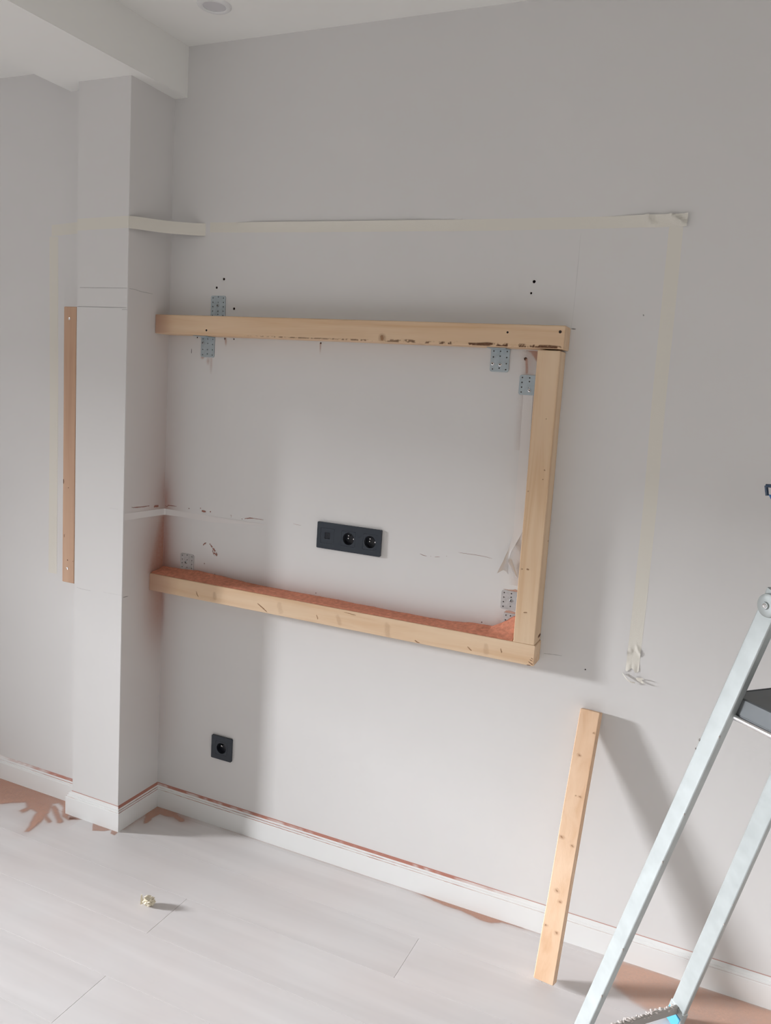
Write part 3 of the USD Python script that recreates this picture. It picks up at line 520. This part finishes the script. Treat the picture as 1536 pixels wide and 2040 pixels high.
hg = obj('masking_tape', ribbon(hang, 120, 9), 'tape_painted', smooth=True, label='pale peeling strip of tape hanging beside the post inside the frame', cat='tape')
def tail(u, v):
    x = lerp(1.178, 1.2085, u); zt = np.interp(u, [0, 0.35, 1], [1.052, 1.056, 1.006]); zb = np.interp(u, [0, 0.35, 1], [1.046, 1.028, 1.002]); return np.stack([x, -0.010+0.0085*u-0.003*np.sin(v*3), lerp(zb, zt, v)], -1)
obj('tail', ribbon(tail, 20, 7), 'tape_painted', hg, smooth=True)
def old_band(u, v):
    c0 = np.array([(0.0006, -0.190), (0.0006, -0.004), (0.0040, -0.0007), (0.40, -0.0007)]); L = np.concatenate([[0], np.cumsum(np.linalg.norm(np.diff(c0, axis=0), axis=1))]); s = u*L[-1]
    p = np.stack([np.interp(s, L, c0[:, 0]), np.interp(s, L, c0[:, 1])], -1); zt = np.interp(s, [0, 0.19, 0.30, 0.60], [1.0545, 1.0510, 1.0490, 1.047]); zb = np.interp(s, [0, 0.19, 0.25, 0.39, 0.6], [1.0325, 1.0300, 1.0315, 1.029, 1.046])
    return np.stack([p[:, 0], p[:, 1], lerp(zb, zt, v)], -1)
obj('masking_tape', ribbon(old_band, 120, 4), 'tape_painted', label='painted over tape round the inner pillar corner below a line of cracks', cat='tape')

# ================================================================== MARKS ON THE WALLS
def line_part(parent, name, plane, val, pts, hw, material='grey_film', noise=0.0, res=0.001, level=None, off=0.0004):
    P = np.array(pts); lo, hi = P.min(0)-0.004, P.max(0)+0.004
    f0 = lines_fn([list(map(tuple, pts))], hw, noise, 200); f = (lambda a, b: f0(a, b)*level) if level else f0
    film(name, plane, val, off, (lo[0], hi[0], lo[1], hi[1]), res, f, material, parent)
for pts, lv in (([(-0.188, 1.7366), (-0.10, 1.7370), (-0.0005, 1.7368)], 0.6), ([(-0.199, 1.6800), (-0.10, 1.6795), (-0.0005, 1.6795)], 0.9), ([(-0.019, 1.674), (-0.0005, 1.6738)], 0.9), ([(-0.188, 0.7895), (-0.165, 0.787), (-0.128, 0.787)], 0.35), ([(-0.075, 0.7915), (-0.001, 0.7925)], 0.18), ([(-0.055, 1.066), (-0.02, 1.066)], 0.2)):
    line_part(pil, 'pencil_line', 'y', -PD, pts, 0.0008, level=lv*0.8)
line_part(pil, 'pencil_line', 'x', 0, [(-0.19, 1.7373), (-0.16, 1.7368), (-0.13, 1.7345), (-0.078, 1.7345)], 0.0007, level=0.4)
line_part(pil, 'pencil_line', 'x', 0, [(-0.19, 0.7860), (-0.166, 0.7850)], 0.0013, level=0.5)
line_part(wback, 'pencil_line', 'y', 0, [(1.2900, 1.915), (1.2915, 1.755), (1.2892, 1.676)], 0.0010, level=0.13)
line_part(wback, 'pencil_line', 'y', 0, [(1.2890, 1.6735), (1.3010, 1.6730)], 0.0014, level=0.8)
line_part(wback, 'pencil_line', 'y', 0, [(1.300, 0.8060), (1.351, 0.8088)], 0.0009, level=0.35)
line_part(wback, 'pencil_line', 'y', 0, [(1.4640, 1.7125), (1.4655, 1.7105)], 0.0012, level=0.6)
line_part(wleft, 'pencil_line', 'y', YL, [(-0.235, 1.728), (-0.203, 1.728)], 0.0008, level=0.2)
# cracks and flakes along the old joint
strokes('crack', 'x', 0, [([(-0.160, 1.0715), (-0.145, 1.0690), (-0.110, 1.0675), (-0.075, 1.0680)], 0.0013), ([(-0.050, 1.0630), (-0.034, 1.0625)], 0.0034)], 'crack_film_red', pil, 0.0017, 320, off=0.0009)
strokes('crack', 'y', 0, [([(0.003, 1.061), (0.010, 1.0575), (0.018, 1.0640), (0.050, 1.0635)], 0.0011), ([(0.1465, 1.069), (0.147, 1.0692)], 0.0016), ([(0.154, 1.0610), (0.165, 1.0605)], 0.0032), ([(0.1855, 1.0622), (0.186, 1.0622)], 0.0020), ([(0.100, 1.063), (0.1005, 1.063)], 0.0018),
    ([(0.308, 1.054), (0.3085, 1.054)], 0.0012), ([(0.318, 1.0565), (0.338, 1.0605), (0.352, 1.0610)], 0.0016), ([(0.350, 1.0610), (0.388, 1.0610)], 0.0008)], 'crack_film_red', wback, 0.0015, 320, off=0.0009)
strokes('crack', 'y', 0, [([(0.262, 1.061), (0.268, 1.0605), (0.2665, 1.053)], 0.0007), ([(0.495, 1.0625), (0.508, 1.0610), (0.524, 1.0610)], 0.0006), ([(0.919, 1.0285), (0.930, 1.0255), (0.941, 1.025)], 0.0009), ([(0.952, 1.026), (0.953, 1.026)], 0.0008), ([(0.965, 1.0255), (0.980, 1.0285)], 0.0010), ([(1.000, 1.033), (1.001, 1.0335)], 0.0008), ([(1.035, 1.049), (1.062, 1.049), (1.103, 1.049), (1.134, 1.046)], 0.0007)], 'crack_film_red', wback, 0.0006, 250, off=0.0009, level=0.6)
film('scuff', 'y', 0, 0.0006, (0.155, 0.225, 0.915, 0.965), 0.0009, lambda a, b: many(lines_fn([([(0.163, 0.951), (0.171, 0.958)], 0.0022), ([(0.188, 0.958), (0.196, 0.949), (0.205, 0.940), (0.212, 0.936)], 0.003), ([(0.204, 0.932), (0.212, 0.925)], 0.007)], 0.001, 0.002, 250))(a, b)*step(nz(a, b, 330, 6), 0.42, 0.52), 'crack_film_red', wback)
strokes('crack', 'y', 0, [([(0.1685, 0.8885), (0.169, 0.8885)], 0.0014), ([(0.178, 0.8555), (0.1785, 0.8555)], 0.0018), ([(0.587, 0.8580), (0.5875, 0.8580)], 0.0014)], 'crack_film', wback)
film('crack', 'y', 0, 0.0005, (0.085, 0.10, 1.555, 1.585), 0.001, lines_fn([[(0.092, 1.576), (0.0915, 1.562)]], 0.001), 'grey_film', wback)
# brick dust staining the corner, the walls by the brackets and the wall over the rail; broad warm tints paint in bounced light
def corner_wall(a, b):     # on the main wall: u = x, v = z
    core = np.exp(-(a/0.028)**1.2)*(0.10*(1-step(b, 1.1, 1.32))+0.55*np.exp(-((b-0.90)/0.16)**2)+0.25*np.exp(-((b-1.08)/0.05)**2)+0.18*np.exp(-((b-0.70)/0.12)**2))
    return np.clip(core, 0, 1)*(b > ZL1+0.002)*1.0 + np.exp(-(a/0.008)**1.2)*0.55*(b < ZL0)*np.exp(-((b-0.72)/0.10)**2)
wall_bounce_tint = lambda a, b: 0.15*np.exp(-(a/0.075)**1.5)*step(b, 0.1, 0.3)*(1-step(b, 1.3, 2.15))  # warm bounced light painted into the wall colour along the corner
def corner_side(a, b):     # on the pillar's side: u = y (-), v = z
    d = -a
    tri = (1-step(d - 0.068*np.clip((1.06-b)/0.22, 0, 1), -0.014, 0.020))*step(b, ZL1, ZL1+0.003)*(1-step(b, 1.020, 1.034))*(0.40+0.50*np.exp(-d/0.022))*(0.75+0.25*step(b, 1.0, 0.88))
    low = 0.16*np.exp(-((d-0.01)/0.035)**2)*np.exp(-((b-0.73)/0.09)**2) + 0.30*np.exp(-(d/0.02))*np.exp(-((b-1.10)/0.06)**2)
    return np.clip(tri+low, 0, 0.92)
def side_dust_and_bounce(a, b):  # dust near the rail, plus warm bounced light painted over the whole side
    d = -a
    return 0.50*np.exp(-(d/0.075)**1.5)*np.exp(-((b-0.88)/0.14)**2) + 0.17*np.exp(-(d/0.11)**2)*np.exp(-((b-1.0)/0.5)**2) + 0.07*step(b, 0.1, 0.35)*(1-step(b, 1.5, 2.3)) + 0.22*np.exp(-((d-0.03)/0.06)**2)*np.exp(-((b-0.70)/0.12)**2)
film('dust_and_bounce_tint', 'x', 0, 0.0003, (-0.190, -0.0006, 0.10, 2.32), 0.004, layers((side_dust_and_bounce, 0.0), (corner_side, 1.0)), 'dust_and_bounce_film', pil)
film('dust_streak', 'y', 0, 0.0004, (0.12, 0.27, 1.48, 1.615), 0.0025, lambda a, b: np.maximum.reduce([0.55*np.exp(-((a-0.221-(1.615-b)*0.05)/0.003)**2)*step(b, 1.585, 1.605), 0.35*np.exp(-((a-0.157)/0.006)**2)*np.exp(-((b-1.541)/0.010)**2), 0.25*np.exp(-((a-0.169)/0.005)**2)*step(b, 1.49, 1.53)*(b < 1.552), 0.5*np.exp(-((a-0.135)/0.006)**2)*np.exp(-((b-1.551)/0.004)**2)]), 'dust_film', wback)
film('dust_streak', 'y', 0, 0.0004, (1.155, 1.2235, 1.35, 1.614), 0.0025, lambda a, b: np.maximum.reduce([0.8*np.exp(-((a-1.1795-0.004*np.sin((1.59-b)*40))/0.0035)**2)*step(b, 1.551, 1.556)*(b < 1.592), 0.75*(1-step(sd(Polygon([(1.177, 1.6145), (1.223, 1.6145), (1.223, 1.572), (1.214, 1.580), (1.200, 1.597), (1.190, 1.6095)]), a, b), -0.002, 0.003)), 0.10*np.exp(-((a-1.178)/0.002)**2)*(b < 1.498)*step(b, 1.35, 1.45), 0.18*np.exp(-((a-1.19)/0.02)**2)]), 'dust_film', wback)
film('dust_streak', 'y', 0, 0.0004, (0.55, 0.565, 1.57, 1.611), 0.002, lambda a, b: 0.45*np.exp(-((a-0.5577)/0.0025)**2)*step(b, 1.572, 1.605), 'dust_film', wback)
WED = [(0.0, 0.853), (0.06, 0.855), (0.145, 0.8600), (0.235, 0.8555), (0.351, 0.8485), (0.5, 0.8465), (0.65, 0.8475), (0.744, 0.8455), (0.955, 0.8435), (1.032, 0.845), (1.107, 0.850), (1.15, 0.852), (1.184, 0.873), (1.2255, 0.886)]
def over_rail(a, b):
    e = np.interp(a, *zip(*WED)); n = (nz(a, b, 60, 21)-0.5)*0.008
    return np.maximum(1-step(b, e+n-0.003, e+n+0.003), 0.30*np.exp(-np.maximum(b-e, 0)/0.016)) + 0.10*np.exp(-np.maximum(b-e, 0)/0.06)
film('dust_and_bounce_tint', 'y', 0, 0.0003, (0.0006, 0.115, 0.10, 2.20), 0.004, layers((wall_bounce_tint, 0.0), (corner_wall, 1.0), (lambda a, b: over_rail(a, b)*(b > ZL1+0.0015), 0.6)), 'dust_and_bounce_film', wback)
film('dust_and_bounce_tint', 'y', 0, 0.0003, (0.115, 1.2245, ZL1+0.0015, 1.0), 0.003, layers((over_rail, 0.5), (corner_wall, 1.0)), 'dust_and_bounce_film', wback)
film('dust_and_bounce_tint', 'y', 0, 0.0008, (1.165, 1.2245, 0.90, 0.985), 0.0012, many(poly_fn([(1.172, 0.9655), (1.198, 0.9665), (1.206, 0.9700), (1.222, 0.9660), (1.222, 0.9600), (1.196, 0.9632)], 0.002, 0.001, 200), poly_fn([(1.181, 0.9010), (1.222, 0.8985), (1.222, 0.9050), (1.20, 0.9070), (1.186, 0.9070)], 0.002, 0.001, 200)), 'dust_film', wback)
film('dust_and_bounce_tint', 'y', 0, 0.0003, (1.16, 1.2245, 0.98, 1.50), 0.004, lambda a, b: 0.16*step(a, 1.175, 1.215), 'dust_film', wback)

# heap of brick dust on the lower rail, piled into the right corner
def heap():
    nx_, ny_ = 420, 22; X, Y = np.meshgrid(np.linspace(0.002, 1.2262, nx_), np.linspace(-0.0655, -0.0006, ny_), indexing='ij')
    e = np.interp(X, *zip(*WED))-ZL1; t = (Y+0.0655)/0.065
    Y = np.where(((X > 0.068) & (X < 0.132)) | (X > 1.174), np.minimum(Y, -0.0036), Y)   # behind it stand two brackets
    f = 0.0012 + e*np.clip(t, 0, 1)**1.6*0.9 + 0.0022*nz(X, Y, 60, 31) + 0.003*np.exp(-((X-1.10)/0.06)**2)*t
    f *= step(Y, -0.0658+0.004*nz(X, Y*0, 25, 33), -0.058+0.006*nz(X, Y*0, 25, 33))*0.97+0.03
    f += 0.020*np.exp(-((X-1.226)/0.03)**2)*np.clip(t*1.3, 0, 1)*(0.7+0.6*nz(X, Y, 50, 35))
    P = np.stack([X, Y, ZL1+0.0008+f], -1).reshape(-1, 3); i = np.arange(nx_*ny_).reshape(nx_, ny_)
    q = np.stack([i[:-1, :-1], i[1:, :-1], i[1:, 1:], i[:-1, 1:]], -1).reshape(-1, 4)
    B = P.copy(); B[:, 2] = ZL1+0.0006; e_ = np.concatenate([i[:, 0], i[-1, 1:], i[-2::-1, -1], i[0, -2:0:-1]]); N = len(P)
    side = np.stack([np.roll(e_, -1), e_, e_+N, np.roll(e_, -1)+N], 1)
    return np.vstack([P, B]), np.vstack([q, q[:, ::-1]+N, side])
obj('brick_dust', heap(), 'brick_heap', smooth=50, label='thick layer of orange brick dust lying along the lower rail of the frame', cat='dust', kind='stuff')
# brick dust on the floor
FZ = 0.0
def floor_dust(label, bounds, res, fn, material='dust_film'): film('brick_dust', 'z', FZ, 0.0002 if material.endswith('fine') else 0.0005, bounds, res, fn, material, label=label, cat='dust', kind='stuff')
LP = unary_union([Polygon([(-1.3, -0.145), (-0.205, -0.145), (-0.205, -0.185), (-0.188, -0.222), (-0.16, -0.212), (-0.172, -0.232), (-0.205, -0.228), (-0.232, -0.205), (-0.252, -0.180), (-0.285, -0.170), (-0.300, -0.185), (-0.268, -0.228), (-0.243, -0.290), (-0.228, -0.350), (-0.240, -0.355), (-0.275, -0.290), (-0.300, -0.250), (-0.331, -0.247), (-0.337, -0.276), (-0.352, -0.272), (-0.350, -0.245), (-0.383, -0.222), (-0.45, -0.275), (-0.55, -0.33), (-1.3, -0.40)]).buffer(0),
    LineString([(-0.281, -0.198), (-0.250, -0.217), (-0.215, -0.240), (-0.190, -0.256)]).buffer(0.008), LineString([(-0.268, -0.246), (-0.248, -0.258), (-0.221, -0.273)]).buffer(0.005)])
floor_dust('swept fan shaped patch of brick dust on the floor left of the pillar', (-1.2, -0.14, -0.42, -0.146), 0.004, lambda a, b: np.clip(poly_fn(LP, 0.014, 0.005, 40, 2)(a, b)*(0.50+0.40*nz(a, b, 18, 3))*step(a, -1.15, -0.75) + 0.16*np.exp(-np.maximum(sd(LP, a, b), 0)/0.03), 0, 0.9))
UP = unary_union([Polygon([(-0.092, -0.209), (-0.062, -0.243), (-0.028, -0.226), (-0.012, -0.2085)]), Polygon([(-0.012, -0.2085), (0.0, -0.226), (0.018, -0.228), (0.014, -0.209)]), Polygon([(-0.196, -0.209), (-0.176, -0.231), (-0.156, -0.222), (-0.14, -0.209)])])
floor_dust('small smear of brick dust at the front foot of the pillar', (-0.215, 0.03, -0.26, -0.2085), 0.002, poly_fn(UP, 0.004, 0.002, 60, 3, 0.62))
CP = unary_union([Polygon([(0.0155, -0.0155), (0.0155, -0.075), (0.036, -0.105), (0.050, -0.124), (0.058, -0.118), (0.050, -0.085), (0.056, -0.050), (0.075, -0.052), (0.105, -0.044), (0.092, -0.030), (0.11, -0.0155)]), LineString([(0.10, -0.03), (0.145, -0.046)]).buffer(0.008)])
floor_dust('brick dust scraped into the corner between pillar and main wall', (0.0155, 0.30, -0.19, -0.0155), 0.003, lambda a, b: np.clip(poly_fn(CP, 0.008, 0.004, 60, 4, 0.7)(a, b) + 0.30*np.exp(-((a-0.12)/0.06)**2-((b+0.03)/0.025)**2) + 0.35*np.exp(-(a-0.0155)/0.01) + 0.18*np.exp(-np.maximum(sd(CP, a, b), 0)/0.03), 0, 0.9))
BP = Polygon([(1.00, -0.0155), (1.03, -0.021), (1.087, -0.031), (1.142, -0.030), (1.20, -0.041), (1.235, -0.040), (1.262, -0.020), (1.32, -0.0155)])
floor_dust('thin line of brick dust on the floor along the skirting below the frame', (0.28, 1.42, -0.075, -0.0155), 0.003, lambda a, b: np.clip(poly_fn(BP, 0.008, 0.004, 60, 5, 0.75)(a, b) + 0.25*np.exp(-np.maximum(sd(BP, a, b), 0)/0.010) + 0.30*np.exp((b+0.0155)/0.003), 0, 0.85))
RP = Polygon([(1.590, -0.0155), (1.578, -0.06), (1.583, -0.118), (1.62, -0.140), (1.65, -0.158), (1.72, -0.165), (1.80, -0.20), (2.0, -0.24), (2.6, -0.3), (2.6, -0.0155)])
floor_dust('broad patch of pale brick dust on the floor under the stepladder', (1.54, 2.5, -0.32, -0.0155), 0.005, lambda a, b: np.clip(poly_fn(RP, 0.03, 0.014, 30, 6)(a, b)*(0.48+0.35*nz(a, b, 22, 7)) + 0.10*np.exp(-np.maximum(sd(RP, a, b), 0)/0.03), 0, 0.8), 'dust_film_lightened')  # dust colour lightened to offset the shadow of board and ladder

# crumpled ball of tape
tb = thing('tape_ball', 'small crumpled ball of cream masking tape lying on the floor', 'tape ball', (0.347, -0.452, 0))
ball = trimesh.creation.icosphere(3, 1.0); v = np.array(ball.vertices)
r_ = 0.72 + 0.75*np.abs(meshkit.noise(v*2.6+3, 41)-0.5)*2*0.6 + 0.55*(meshkit.noise(v*5.5+9, 44)-0.35)
v = v*r_[:, None]*np.array((0.0185, 0.0150, 0.0150)); v[:, 2] -= v[:, 2].min(); v[:, 2] *= 0.027/v[:, 2].max()
ball.vertices = v + np.array((0.350, -0.4515, 0.0002)); obj('wad', ball, 'tape_ball_paper', tb)
def spike(u, v):
    w = lerp(0.011, 0.0015, u); return np.stack([0.3295-0.004*u+0.004*np.sin(v*3), -0.459+(v-0.5)*w+0.002*u, 0.003+0.026*u], -1)
def loop(u, v):
    t = lerp(0.9, 3.3, u); return np.stack([0.349+(0.019+0.002*np.sin(t*5))*np.cos(t), -0.458+(v-0.5)*0.010*(1-0.5*u)+0.004*np.sin(t*3), 0.0135+(0.0145+0.002*np.sin(t*4))*np.sin(t)], -1)
obj('loose_end', cat_(ribbon(spike, 14, 5), ribbon(loop, 30, 4)), 'tape_ball_paper', tb, smooth=True)

# ================================================================== STEPLADDER
h = np.array((0.68248, 0.73090, 0)); l = np.array((0.73090, -0.68248, 0)); zv = np.array((0, 0, 1.0))
A0, B0 = np.array((1.5280, -0.4108, 0)), np.array((1.7449, -0.1785, 0)); dA, dB = np.array((0.22844, -0.16464, 0.9602)), np.array((0.17989, -0.21664, 0.9602))
th = math.radians(73.78); wv = l*math.sin(th) - zv*math.cos(th)
sl = thing('stepladder', 'worn pale metal stepladder with blue plastic fittings standing at the right edge', 'ladder', (1.75, -0.45, 0))
at = lambda P, d, z: P + d*(z/d[2])
def channel(p0, p1, w, wvec, depth, dvec, t=0.0022, tube=False):
    """channel section stile: a web of width w facing -dvec, flanges depth deep; closed to a tube if asked"""
    p0, p1 = np.asarray(p0), np.asarray(p1); z = unit(p1-p0); x = unit(wvec-z*np.dot(wvec, z)); y = unit(np.cross(z, x)); y = y*np.sign(np.dot(y, dvec)); L = np.linalg.norm(p1-p0)
    poly = sbox(-w/2, 0, w/2, depth).buffer(-0.003).buffer(0.003, quad_segs=3); poly = poly.difference(sbox(-w/2+t, t, w/2-t, depth-t if tube else depth+1))
    m = extr(poly, L); M = frame_mat(p0, x, y, z); m.apply_transform(M)
    if m.volume < 0: m.invert()
    return m
la = obj('rear_leg', channel(at(A0, dA, 0.004), at(A0, dA, 1.185), 0.037, wv, 0.017, h), 'ladder_metal', sl, smooth=30)
lb = obj('rear_leg', channel(at(B0, dB, 0.050), at(B0, dB, 1.185), 0.042, wv, 0.013, -h+0*l, t=0.002, tube=True), 'ladder_metal', sl, smooth=30)
obj('foot', cat_(obox(at(A0, dA, 0.0), at(A0, dA, 0.03)+0, 0.041, wv, 0.021, c=0.003).apply_translation(h*0.008)), 'sky_blue_plastic', la)
foot = obox(at(B0, dB, 0.001), at(B0, dB, 0.046), 0.046, wv, 0.019, c=0.004); foot.apply_translation(-h*0.0065)
obj('foot', foot, 'sky_blue_plastic', lb, label='blue plastic foot')
obj('foot_sleeve', obox(at(B0, dB, 0.026)-h*0.0065, at(B0, dB, 0.060)-h*0.0065, 0.0465, wv, 0.0165, c=0.002), 'ladder_metal', lb)
# paint splashed brace between the rear legs, flakes along its upper edge
p0, p1 = at(A0, dA, 0.052)+h*0.004, at(B0, dB, 0.052)-h*0.002
br = obj('brace', cat_(obox(p0, p1, 0.021, zv, 0.010, c=0.002)), 'rubber_grey', sl, label='paint splashed grey cross brace')
r2 = np.random.default_rng(8); fl_ = []
for i in range(120):
    t = r2.uniform(0.05, 0.93); q = lerp(p0, p1, t) + zv*(0.0085+r2.uniform(-0.003, 0.005)) - h*0 - l*r2.uniform(-0.004, 0.006)
    s = trimesh.creation.icosphere(1, 1.0); s.vertices = s.vertices*np.array((r2.uniform(.0015, .006), r2.uniform(.0015, .005), r2.uniform(.0008, .0022)))+q; fl_.append(s)
obj('paint_splash', cat_(*fl_), 'paint_splash', br, smooth=True)
# specks of dried filler on the rear legs
for P_, d_, zz_, dx, L_ in ((A0, dA, 0.865, -0.018, .0028), (A0, dA, 0.845, -0.018, .002), (A0, dA, 0.90, 0.018, .003), (A0, dA, 0.60, 0.018, .003), (A0, dA, 0.72, 0.018, .0025), (A0, dA, 0.36, 0.018, .003), (A0, dA, 0.22, 0.018, .0035), (B0, dB, 0.36, 0.021, .003), (B0, dB, 0.42, 0.021, .002)):
    q = at(P_, d_, zz_)+wv*dx-h*0.0003*(1 if P_ is A0 else 40); m_ = trimesh.creation.icosphere(1, 1.0); m_.vertices = m_.vertices*np.array((L_*0.6, L_*0.6, L_))+q; obj('filler_speck', m_, 'rubber_grey', la if P_ is A0 else lb, smooth=True)
# pivot discs
for P, d, sgn in ((A0, dA, -1), (B0, dB, 1)):
    c = at(P, d, 1.160)+h*sgn*0.001
    pv = obj('pivot_disc', lathe([(0, 0.010), (0.006, 0.0095), (0.007, 0.0065), (0.016, 0.006), (0.0205, 0.004), (0.0215, 0.0), (0, 0.0)], c, h*sgn, 32), 'ladder_metal', sl, smooth=40)
    obj('rivet', lathe([(0, 0.0135), (0.003, 0.012), (0.0048, 0.0095), (0, 0.009)], c, h*sgn, 16), 'bright_steel', pv, smooth=50)
# platform hooked between the legs, and the front section out to the right
pa = at(A0, dA, 0.985); PL = 0.235
def pl_pt(a, b, z): return pa + h*a + l*b + zv*(z-0.985)
def slab(a0, a1, b0_, b1_, z0, z1, c=0.002):
    m = bx((a0, b0_, z0), (a1, b1_, z1), c); M = np.eye(4); M[:3, 0], M[:3, 1], M[:3, 2] = h, l, zv; M[:3, 3] = pa-zv*0.985
    m.apply_transform(M); 
    if m.volume < 0: m.invert()
    return m
pf = obj('platform', cat_(slab(0.018, PL, -0.012, 0.21, 0.972, 0.976)), 'ladder_metal_dark', sl, label='dark polished metal platform')
obj('rim', cat_(slab(0.014, 0.019, -0.012, 0.21, 0.936, 0.977), slab(PL-0.004, PL+0.001, -0.012, 0.21, 0.936, 0.977), slab(0.014, PL, -0.016, -0.011, 0.936, 0.977), slab(0.014, PL, 0.206, 0.211, 0.936, 0.977)), 'ladder_metal_dark', pf)
obj('rolled_edge', cat_(*[cyl(pl_pt(a, b, z_), pl_pt(a2, b2, z_), 0.006, 14) for a, b, a2, b2, z_ in ((0.012, -0.004, 0.012, 0.210, 0.938), (0.012, 0.211, PL, 0.211, 0.938))]), 'bright_steel', pf, smooth=40)
def fpt(z, a): return at(A0, dA, 1.16) + h*a + l*(0.052+(1.16-z)*0.36) + zv*(z-1.16)
for a in (0.006, 0.215):
    obj('front_stile', channel(fpt(0.004, a), fpt(1.19, a), 0.050, l, 0.018, h if a < 0.1 else -h), 'ladder_metal', sl, smooth=30)
for z_ in (0.245, 0.49, 0.735):
    c = fpt(z_, 0); st = obj('tread', obox(c+h*0.022, c+h*0.20, 0.080, l, 0.022, c=0.003), 'ladder_metal', sl)
# hand rail and blue tool tray
for a in (0.008, 0.213):
    obj('hand_rail', cyl(fpt(1.17, a), fpt(1.17, a)+zv*0.215+l*0.004, 0.011, 18), 'ladder_metal', sl, smooth=40)
tc_ = np.array((1.7745, -0.600, 1.3675))     # the tray's rim corner
def tr(a, b, z): return tc_ + h*a + l*b + zv*z
ty = obj('tool_tray', None or trimesh.Trimesh(np.array([tr(a, b, z) for a, b, z in ((0.004, 0.004, -0.017), (0.252, 0.004, -0.017), (0.252, 0.146, -0.017), (0.004, 0.146, -0.017), (0.028, 0.034, -0.085), (0.228, 0.034, -0.085), (0.228, 0.116, -0.085), (0.028, 0.116, -0.085))])).convex_hull, 'blue_plastic', sl, label='blue plastic tool tray')
rim = [(0, 0), (0.256, 0), (0.256, 0.15), (0, 0.15)]
obj('rim', cat_(*[obox(tr(*rim[i], -0.002), tr(*rim[(i+1) % 4], -0.002), 0.005, zv, 0.005, c=0.001) for i in range(4)], *[obox(tr(a, b, -0.002), tr(a*0.98+0.002, b*0.96+0.003, -0.019), 0.004, l, 0.004) for a, b in rim]), 'navy_plastic', ty)
